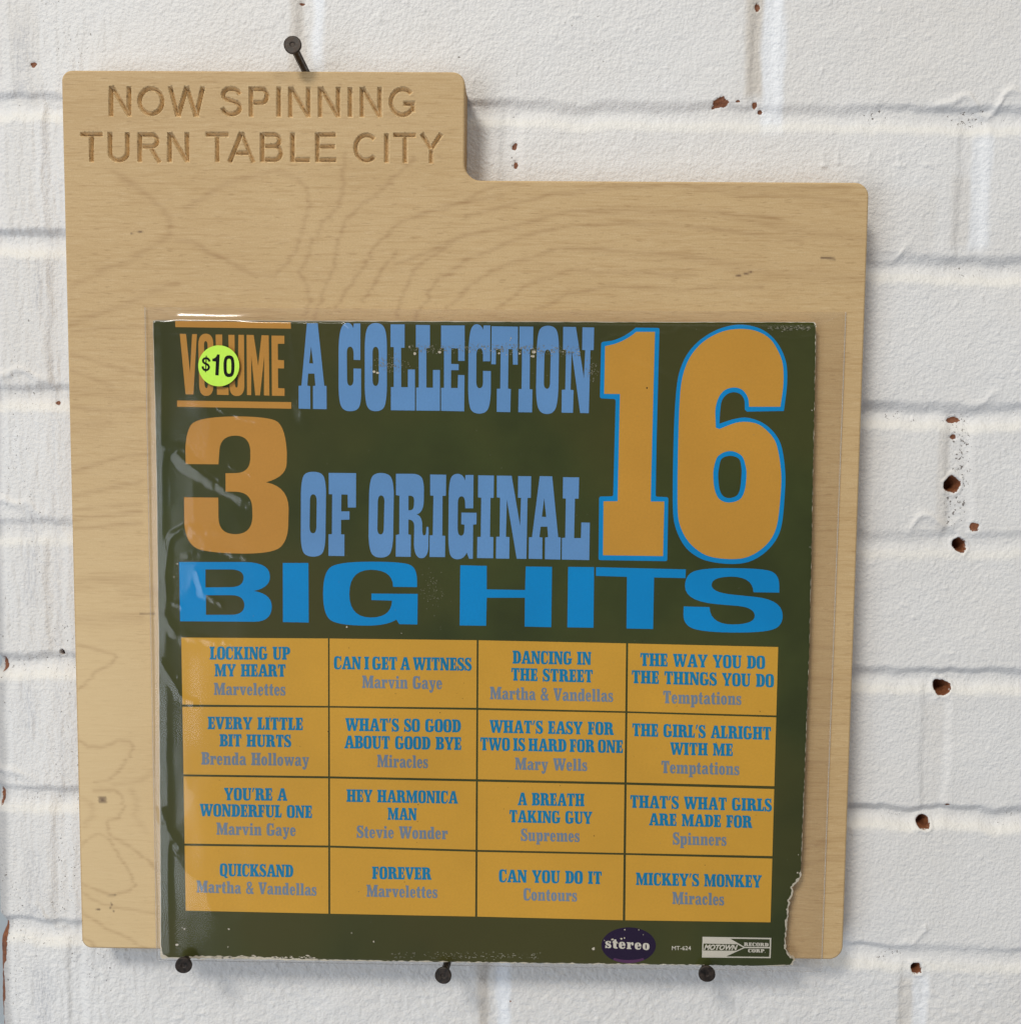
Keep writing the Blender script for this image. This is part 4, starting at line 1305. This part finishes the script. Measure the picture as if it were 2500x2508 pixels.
def builtin_text(text, xl, xr, yb, cap, shear=0.0, bold=0.0):
    """flat outlines of Blender's own default typeface, mapped to photo px"""
    cu = bpy.data.curves.new('lettering', 'FONT')
    cu.body = text
    cu.shear = shear
    cu.offset = bold
    cu.resolution_u = 3
    cu.fill_mode = 'FRONT'
    ob = bpy.data.objects.new('lettering', cu)
    COL.objects.link(ob)
    bpy.context.view_layer.update()
    me = bpy.data.meshes.new_from_object(ob.evaluated_get(bpy.context.evaluated_depsgraph_get()))
    co = np.array([v.co[:2] for v in me.vertices])
    faces = [tuple(p.vertices) for p in me.polygons]
    bpy.data.objects.remove(ob)
    bpy.data.curves.remove(cu)
    bpy.data.meshes.remove(me)
    mn, mx = co.min(0), co.max(0)
    px = xl + (co[:, 0] - mn[0]) / (mx[0] - mn[0]) * (xr - xl)
    py = yb - (co[:, 1] - mn[1]) / (mx[1] - mn[1]) * cap
    return px, py, faces


def print_builtin(name, args, y, mat, parent, slope=0.0):
    px, py, faces = args
    py = py + (px - px.min()) * slope
    w = unproj(px, py, y)
    return pyd(name, w, faces, mat, parent)


print_builtin('catalogue_lettering', builtin_text('MT-624', 1400 + 787 / 3.21, 1400 + 937 / 3.21, 2230 + 314 / 3.21, 32 / 3.21, 0, 0.01), Y1, M_WHITEP, sleeve)
box = print_ink('label_box', [[zt_([(1028, 209), (1568, 218), (1563, 377), (1023, 372)]), zt_([(1245, 224), (1556, 229), (1556, 289), (1358, 288)]), zt_([(1358, 298), (1556, 300), (1553, 367), (1212, 364)]),
                               zt_([(1036, 262), (1300, 268), (1348, 293), (1292, 319), (1034, 317)])]], Y1, M_WHITEP, sleeve)
print_builtin('label_lettering', builtin_text('MOTOWN', 1400 + 1038 / 3.21, 1400 + 1306 / 3.21, 2230 + 313 / 3.21, 44 / 3.21, 0.35, 0.045), Y1 - E1, M_WHITEP, box, 0.012)
print_ink('label_lettering', set_text('RECORD', 1400 + 1354 / 3.21, 1400 + 1547 / 3.21, 2230 + 281 / 3.21, 2230 + 285 / 3.21, 27 / 3.21, 6) +
          set_text('CORP.', 1400 + 1386 / 3.21, 1400 + 1524 / 3.21, 2230 + 331 / 3.21, 2230 + 333 / 3.21, 26 / 3.21, 6), Y1 - E1, M_WHITEP, box)

# ------------------------------------------------------------------ scuffs and flecks on the print
rnd = random.Random(5)


def fleck(x, y, r, asp=1.0):
    n = 7
    return [[(x + r * asp * rnd.uniform(.5, 1.1) * math.cos(2 * math.pi * k_ / n), y + r * rnd.uniform(.5, 1.1) * math.sin(2 * math.pi * k_ / n)) for k_ in range(n)]]


bright, dull = [], []
for x, y, r, a in ((560, 2276, 2.6, 1.2), (452, 2276, 2.8, 1.1), (446, 2273, 1.6, 1), (433, 2315, 3.5, 1.8), (558, 2320, 1.8, 1), (915, 2307, 2.6, 1.1), (1453, 2324, 4, 1.4), (861, 2286, 1.6, 1.3), (915, 910, 3.4, 1.4), (924, 913, 3.4, 1.4),
                   (1003, 849, 2.8, 1), (1015, 866, 4, 1.2), (1077, 862, 3.6, 1.3), (849, 1536, 3, .7), (983, 1551, 1.6, 1), (1222, 865, 3, 1.5), (1308, 862, 5, 1.3), (1304, 872, 4, 1.5), (1273, 866, 2.6, 1.3), (1251, 828, 2.2, .8),
                   (1249, 833, 1.6, .8), (1240, 869, 1.6, 1), (1953, 2138, 2.6, 1.2), (1955, 2094, 1.5, 1), (434, 1381, 2.2, 1), (426, 1413, 1.8, 1), (1530, 2278, 2.2, 1.1), (1564, 2278, 2, .8), (1575, 2290, 1.6, .6),
                   (1522, 2300, 3, 1.4), (1500, 2302, 3, 1.4), (1490, 2307, 2.4, 1), (1512, 2311, 2, 1), (1529, 2298, 2.4, 1), (1480, 2304, 1.6, 1), (1988, 1005, 2, .8), (1983, 1340, 2, .7), (1979, 1735, 1.6, .7)):
    bright.append(fleck(x, y, r, a))
for i in range(520):
    t = rnd.random()
    x = 1000 + 420 * t
    y = 852 + 24 * max(0, (t - .55)) + rnd.gauss(0, 6)
    (dull if rnd.random() < .9 else bright).append(fleck(x, y, rnd.uniform(.4, 1.3), rnd.uniform(.9, 2.2)))
for i in range(120):
    dull.append(fleck(rnd.gauss(955, 22), rnd.gauss(893, 9), rnd.uniform(.5, 1.6), 1.2))
for i in range(60):
    dull.append(fleck(rnd.gauss(1450, 10), rnd.gauss(905, 12), rnd.uniform(.5, 1.4), 1.2))
for i in range(150):
    dull.append(fleck(rnd.uniform(960, 1330), 2345 + rnd.gauss(0, 3) + (-8 if rnd.random() < .4 else 0), rnd.uniform(.4, 1.2), rnd.uniform(1.2, 3.5)))
for i in range(130):
    dull.append(fleck(rnd.uniform(1880, 1985), 803 + rnd.gauss(0, 2.4), rnd.uniform(.5, 1.5), rnd.uniform(1, 2.5)))
for i in range(80):
    dull.append(fleck(rnd.gauss(1060, 16), rnd.gauss(1450, 26), rnd.uniform(.4, 1.1), 1.2))
for i in range(60):
    bright.append(fleck(rnd.uniform(480, 780), 2346 + rnd.gauss(0, 2.0), rnd.uniform(.8, 2.4), rnd.uniform(1.2, 3.5)))
for i in range(26):
    y = rnd.uniform(2000, 2350)
    bright.append(fleck(393 + rnd.gauss(0, 1.0), y, rnd.uniform(.5, 1.5), .7))
for i in range(160):
    dull.append(fleck(rnd.uniform(400, 1960), rnd.uniform(800, 2340), rnd.uniform(.35, .9), 1))
print_ink('scuff_marks', bright, Y1 - 3.2 * E1, M_CORE, sleeve)['kind'] = 'stuff'
print_ink('worn_flecks', dull, Y1 - 3.6 * E1, M_SCUFF, sleeve)['kind'] = 'stuff'
specks = [fleck(rnd.uniform(450, 1890), rnd.uniform(1570, 2250), rnd.uniform(.5, 1.3), 1) for i in range(60)] + [fleck(1584, 950, 2.6, 1)]
print_ink('dark_specks', specks, Y1 - 3.9 * E1, M_BLACK, sleeve)['kind'] = 'stuff'

# ------------------------------------------------------------------ clear plastic outer sleeve
film = bpy.data.objects.new('plastic_sleeve', None)
COL.objects.link(film)
tag(film, 'clear plastic outer sleeve, creased and shiny, round the green record sleeve', 'plastic sleeve')
YP = -0.0258
YE = -0.0210
ctl, ctr, cbr, cbl = P(355, 752, YE), P(2071, 764, YE), P(2011, 2381, YE), P(384, 2352, YE)
NU, NV = 300, 430
uu = np.linspace(0, 1, NU)
uu = uu + 0.10 * np.sin(2 * math.pi * uu) / (2 * math.pi) * 0
U, Vv = np.meshgrid(np.concatenate([np.linspace(0, .03, 44)[:-1], np.linspace(.03, .26, 200)[:-1], np.linspace(.26, 1, 240)]), np.concatenate([np.linspace(0, .05, 40)[:-1], np.linspace(.05, .985, NV)[:-1], np.linspace(.985, 1, 16)]))
PX = (1 - Vv)[..., None] * ((1 - U)[..., None] * ctl + U[..., None] * ctr) + Vv[..., None] * ((1 - U)[..., None] * cbl + U[..., None] * cbr)
fx_, fz_ = PX[..., 0], PX[..., 2]
# fraction of full thickness: 0 at the seams, 1 over the cardboard
a0, a1 = P(375, 785, YC), P(1998, 792, YC)
b0, b1_ = P(395, 2345, YC), P(1965, 2370, YC)
tv = (a0[2] - fz_) / (a0[2] - b0[2])
xl_ = a0[0] + (b0[0] - a0[0]) * tv
xr_ = a1[0] + (b1_[0] - a1[0]) * tv
dl = fx_ - xl_
dr = xr_ - fx_
dt = a0[2] - fz_
db = fz_ - b0[2]
wl = np.maximum(xl_ - fx_[:, :1], 1e-4)
wr = np.maximum(fx_[:, -1:] - xr_, 1e-4)
wt = np.maximum(fz_[:1, :] - a0[2], 1e-4)
wb = np.maximum(b0[2] - fz_[-1:, :], 1e-4)


def edge_prof(d, w, soft, rnd_=False):
    """1 inside (d > soft), falling to 0 at d = -w"""
    t = np.clip((d + w) / (w + soft), 0, 1)
    return t * (2 - t) if rnd_ else t


fac_ = np.clip(0.055 + 0.045 * fbm(fz_ * 16, fz_ * 0 + 1.7, 241, 2), 0.01, 0.12)
kn_ = 0.0022 + 0.0010 * fbm(fz_ * 14, fz_ * 0 + 5.1, 242, 2)
lft = np.where(dl < -kn_ + 0.0005, (1 - fac_) * np.clip((dl + wl) / np.maximum(wl - kn_ + 0.0005, 3e-4), 0, 1), np.clip(1 - fac_ * (0.0005 - dl) / kn_, 0, 1))
thick = np.minimum(np.minimum(lft, edge_prof(dr, wr, .0)), np.minimum(edge_prof(dt, wt, .0006), edge_prof(db, wb, .0006)))
lf = 1 - sstep(0.0, 0.085, dl)
lift = (0.0032 + 0.0003 * fbm(fx_ * 70, fz_ * 0, 231, 2)) * (1 - sstep(P(560, 770, YE)[0], P(690, 770, YE)[0], fx_)) * sstep(P(378, 770, YE)[0], P(450, 770, YE)[0], fx_)
rg = np.abs(fbm(fx_ * 24, fz_ * 17, 201, 3))
wr1 = 0.00052 * (0.42 - rg) * (0.25 + 0.75 * lf)
wr2 = 0.00022 * fbm(fx_ * 45, fz_ * 26, 203, 2) * (0.15 + 0.85 * lf)
wr3 = 0.00022 * fbm(fx_ * 14, fz_ * 190, 205, 2) * np.exp(-(dt / 0.012) ** 2)
wr4 = 0.0003 * np.exp(-((dl - 0.004 - 0.0015 * fbm(fz_ * 22, fz_ * 0, 207, 2)) / 0.0022) ** 2) * (0.6 + fbm(fz_ * 16, fz_ * 0 + 3, 208, 2))
crs = np.zeros_like(fx_)
for T_, w_, h_, ln in (((340, 740, 2.14), .0038, .00058, [(130, 840), (150, 775), (230, 765), (300, 850), (430, 930)]), ((340, 740, 2.14), .0048, .00072, [(205, 800), (300, 880), (450, 975), (590, 1050)]),
                       ((340, 740, 2.14), .0034, .00078, [(150, 1560), (140, 1420), (165, 1240), (230, 1190), (420, 1200)]), ((340, 740, 2.14), .0032, .00072, [(130, 1640), (200, 1740), (400, 1780)]),
                       ((340, 740, 2.14), .0030, .00070, [(310, 1430), (340, 1520), (430, 1580)]), ((340, 740, 2.14), .0022, .00045, [(150, 1560), (230, 1595)]), ((340, 740, 2.14), .0045, .00045, [(790, 120), (830, 330), (860, 600)]),
                       ((340, 740, 2.14), .0014, .0004, [(480, 860), (600, 905)]), ((340, 740, 2.14), .0012, .0005, [(1060, 85), (1115, 135)]), ((340, 740, 2.14), .0012, .0004, [(985, 150), (980, 175)]), ((340, 740, 2.14), .0014, .0004, [(430, 900), (520, 1010), (590, 1040)]),
                       ((340, 740, 2.14), .0016, .00045, [(420, 560), (520, 600), (640, 620)]), ((340, 740, 2.14), .0016, .0004, [(230, 1330), (420, 1300), (560, 1340)]),
                       ((1240, 740, 2.14), .0012, .00045, [(500, 205), (560, 180), (650, 170), (790, 165), (850, 172), (930, 130), (1010, 150)]), ((1240, 740, 2.14), .0022, .0004, [(530, 220), (640, 310), (780, 360), (900, 420)]), ((1240, 740, 2.14), .0012, .00045, [(1400, 190), (1530, 192), (1610, 178)]),
                       ((1240, 740, 2.14), .0014, .0003, [(1140, 350), (1200, 390), (1290, 430)]), ((400, 1540, 2.4075), .0034, .0007, [(-10, 200), (60, 310), (100, 390), (180, 440)]), ((400, 1540, 2.4075), .0014, .00045, [(10, 250), (90, 290)]), ((400, 1540, 2.4075), .0012, .0004, [(110, 75), (230, 60), (400, 85)]),
                       ((400, 1900, 2.4075), .0034, .0006, [(-10, 200), (30, 320), (100, 430)]), ((1800, 1650, 2.2514), .0025, .0005, [(420, 20), (440, 400), (410, 900), (400, 1400)]), ((1920, 760, 2.415), .0025, .0006, [(240, 160), (225, 500), (215, 900), (200, 1500)])):
    w2 = unproj(np.array([T_[0] + p[0] / T_[2] for p in ln]), np.array([T_[1] + p[1] / T_[2] for p in ln]), YP)[:, (0, 2)]
    best = np.full(fx_.shape, 9.0)
    for i in range(len(w2) - 1):
        a, b = w2[i], w2[i + 1]
        ab = b - a
        t = np.clip(((fx_ - a[0]) * ab[0] + (fz_ - a[1]) * ab[1]) / (ab @ ab), 0, 1)
        q = 0.55 + 0.45 * np.sin((i + t) * 2.1 + h_ * 9e3)
        best = np.minimum(best, np.hypot(fx_ - a[0] - t * ab[0], fz_ - a[1] - t * ab[1]) + 0.35 * w_ * (1 - q))
    best = best + 0.0016 * fbm(fx_ * 260, fz_ * 260, 251, 2)
    crs = np.maximum(crs, (0.5 + 0.35 * fbm(fx_ * 70, fz_ * 70, 252, 2)) * h_ * np.maximum(0, 1 - np.maximum(best, 0) / w_))
wrk = np.maximum(wr1 + wr2 + wr3 + wr4 + crs + 0.0003, 0.0) * sstep(0.6, 1.0, thick)
seamwave = 0.0006 * fbm(fx_ * 40, fz_ * 40, 209, 2) * (1 - thick) * sstep(0, .3, thick)
topz = np.exp(-(np.maximum(dt, 0) / 0.002) ** 2) * (dt < 0.006)
fy = YE + (YP - YE) * thick - wrk + seamwave - lift * (1 - thick) * (dl > 0) * (dt < 0.002) - 0.00013 * np.sin(np.clip(-dt / wt, 0, 1) * math.pi * 2 + 1.2 + 22 * (fx_ - 0.05)) * (lift / 0.0032) * (dt < 0)
fpos = np.stack([fx_, fy, fz_], -1)
nv_, nu_ = U.shape
idx = np.arange(nv_ * nu_).reshape(nv_, nu_)
fq = np.stack([idx[:-1, :-1], idx[1:, :-1], idx[1:, 1:], idx[:-1, 1:]], -1).reshape(-1, 4)
np_mesh('front_film', fpos.reshape(-1, 3), fq, M_FILM, film)
bU, bV = np.meshgrid(np.linspace(0, 1, 60), np.linspace(0, 1, 60))
BPX = (1 - bV)[..., None] * ((1 - bU)[..., None] * ctl + bU[..., None] * ctr) + bV[..., None] * ((1 - bU)[..., None] * cbl + bU[..., None] * cbr)
eb = np.minimum(np.minimum(bU, 1 - bU), np.minimum(bV, 1 - bV))
byy = YE + 0.0004 * sstep(0, .02, eb) + 0.00015 * fbm(bU * 9, bV * 9, 211, 2) * sstep(0, .05, eb)
idx = np.arange(3600).reshape(60, 60)
fq = np.stack([idx[:-1, :-1], idx[1:, :-1], idx[1:, 1:], idx[:-1, 1:]], -1).reshape(-1, 4)
np_mesh('back_film', np.stack([BPX[..., 0], byy, BPX[..., 2]], -1).reshape(-1, 3), fq, M_FILM, film)
# welded seams: thin beads, whitened to imitate a glint, along right, bottom and top
for nm, a, b in (('seam', ctr, cbr), ('seam', cbl, cbr), ('seam', ctl, cbl)):
    n = 8
    d = (b - a) / np.linalg.norm(b - a)
    s1 = np.cross(d, (0, 1, 0))
    vsx, fsx = [], []
    for i in range(41):
        c = a + (b - a) * i / 40
        for k_ in range(n):
            t = 2 * math.pi * k_ / n
            vsx.append(c + 0.00022 * (math.cos(t) * s1 + math.sin(t) * np.array((0, 1, 0))))
    for i in range(40):
        for k_ in range(n):
            fsx.append((i * n + k_, i * n + (k_ + 1) % n, (i + 1) * n + (k_ + 1) % n, (i + 1) * n + k_))
    pyd(nm, vsx, fsx, M_SEAM, film, smooth=True)

# price sticker on the film
YS = YP - 0.0013
cx, cy, cr = 340 + 897 / 4.586, 730 + 760 / 4.586, 50.2
circ = [(cx + cr * math.cos(a), cy + cr * math.sin(a)) for a in np.linspace(0, 2 * math.pi, 72, endpoint=False)]
st = slab('price_sticker', circ, YS, YS + 0.00018, M_LIME, film)
st['label'] = 'round lime green price sticker reading $10'
dig = [outline("878 632 908 632 896 868 858 866 864 712 826 708 826 680 866 676*", V8),
       outline("1012 642 1050 643* 1074 700* 1074 764 1074 830* 1048 886* 1012 886 975 886* 950 830* 950 764 950 700* 976 642*;1012 680 1030 680* 1038 715* 1038 764 1038 812* 1030 848* 1012 848 994 848* 986 812* 986 764 986 715* 994 680*", V8)]


def stroke(pts, w, T):
    L, R = [], []
    for i, p in enumerate(pts):
        a = np.array(pts[max(0, i - 1)])
        b = np.array(pts[min(len(pts) - 1, i + 1)])
        d = (b - a) / np.linalg.norm(b - a)
        n_ = np.array((-d[1], d[0])) * w / 2
        L.append(tuple(np.array(p) + n_))
        R.append(tuple(np.array(p) - n_))
    return [[(T[0] + x / T[2], T[1] + y / T[2]) for x, y in L + R[::-1]]]


dol = stroke([(794, 712), (786, 690), (770, 677), (751, 674), (731, 680), (720, 697), (722, 715), (737, 729), (758, 739), (778, 752), (788, 772), (782, 793), (766, 806), (748, 808), (731, 802), (720, 788), (715, 766)], 24, V8)
print_ink('price_lettering', dig + [dol], YS - E1, M_BLACK, st)
print_ink('dollar_bar', [stroke([(758, 646), (748, 832)], 11, V8)], YS - 1.6 * E1, M_BLACK, st)
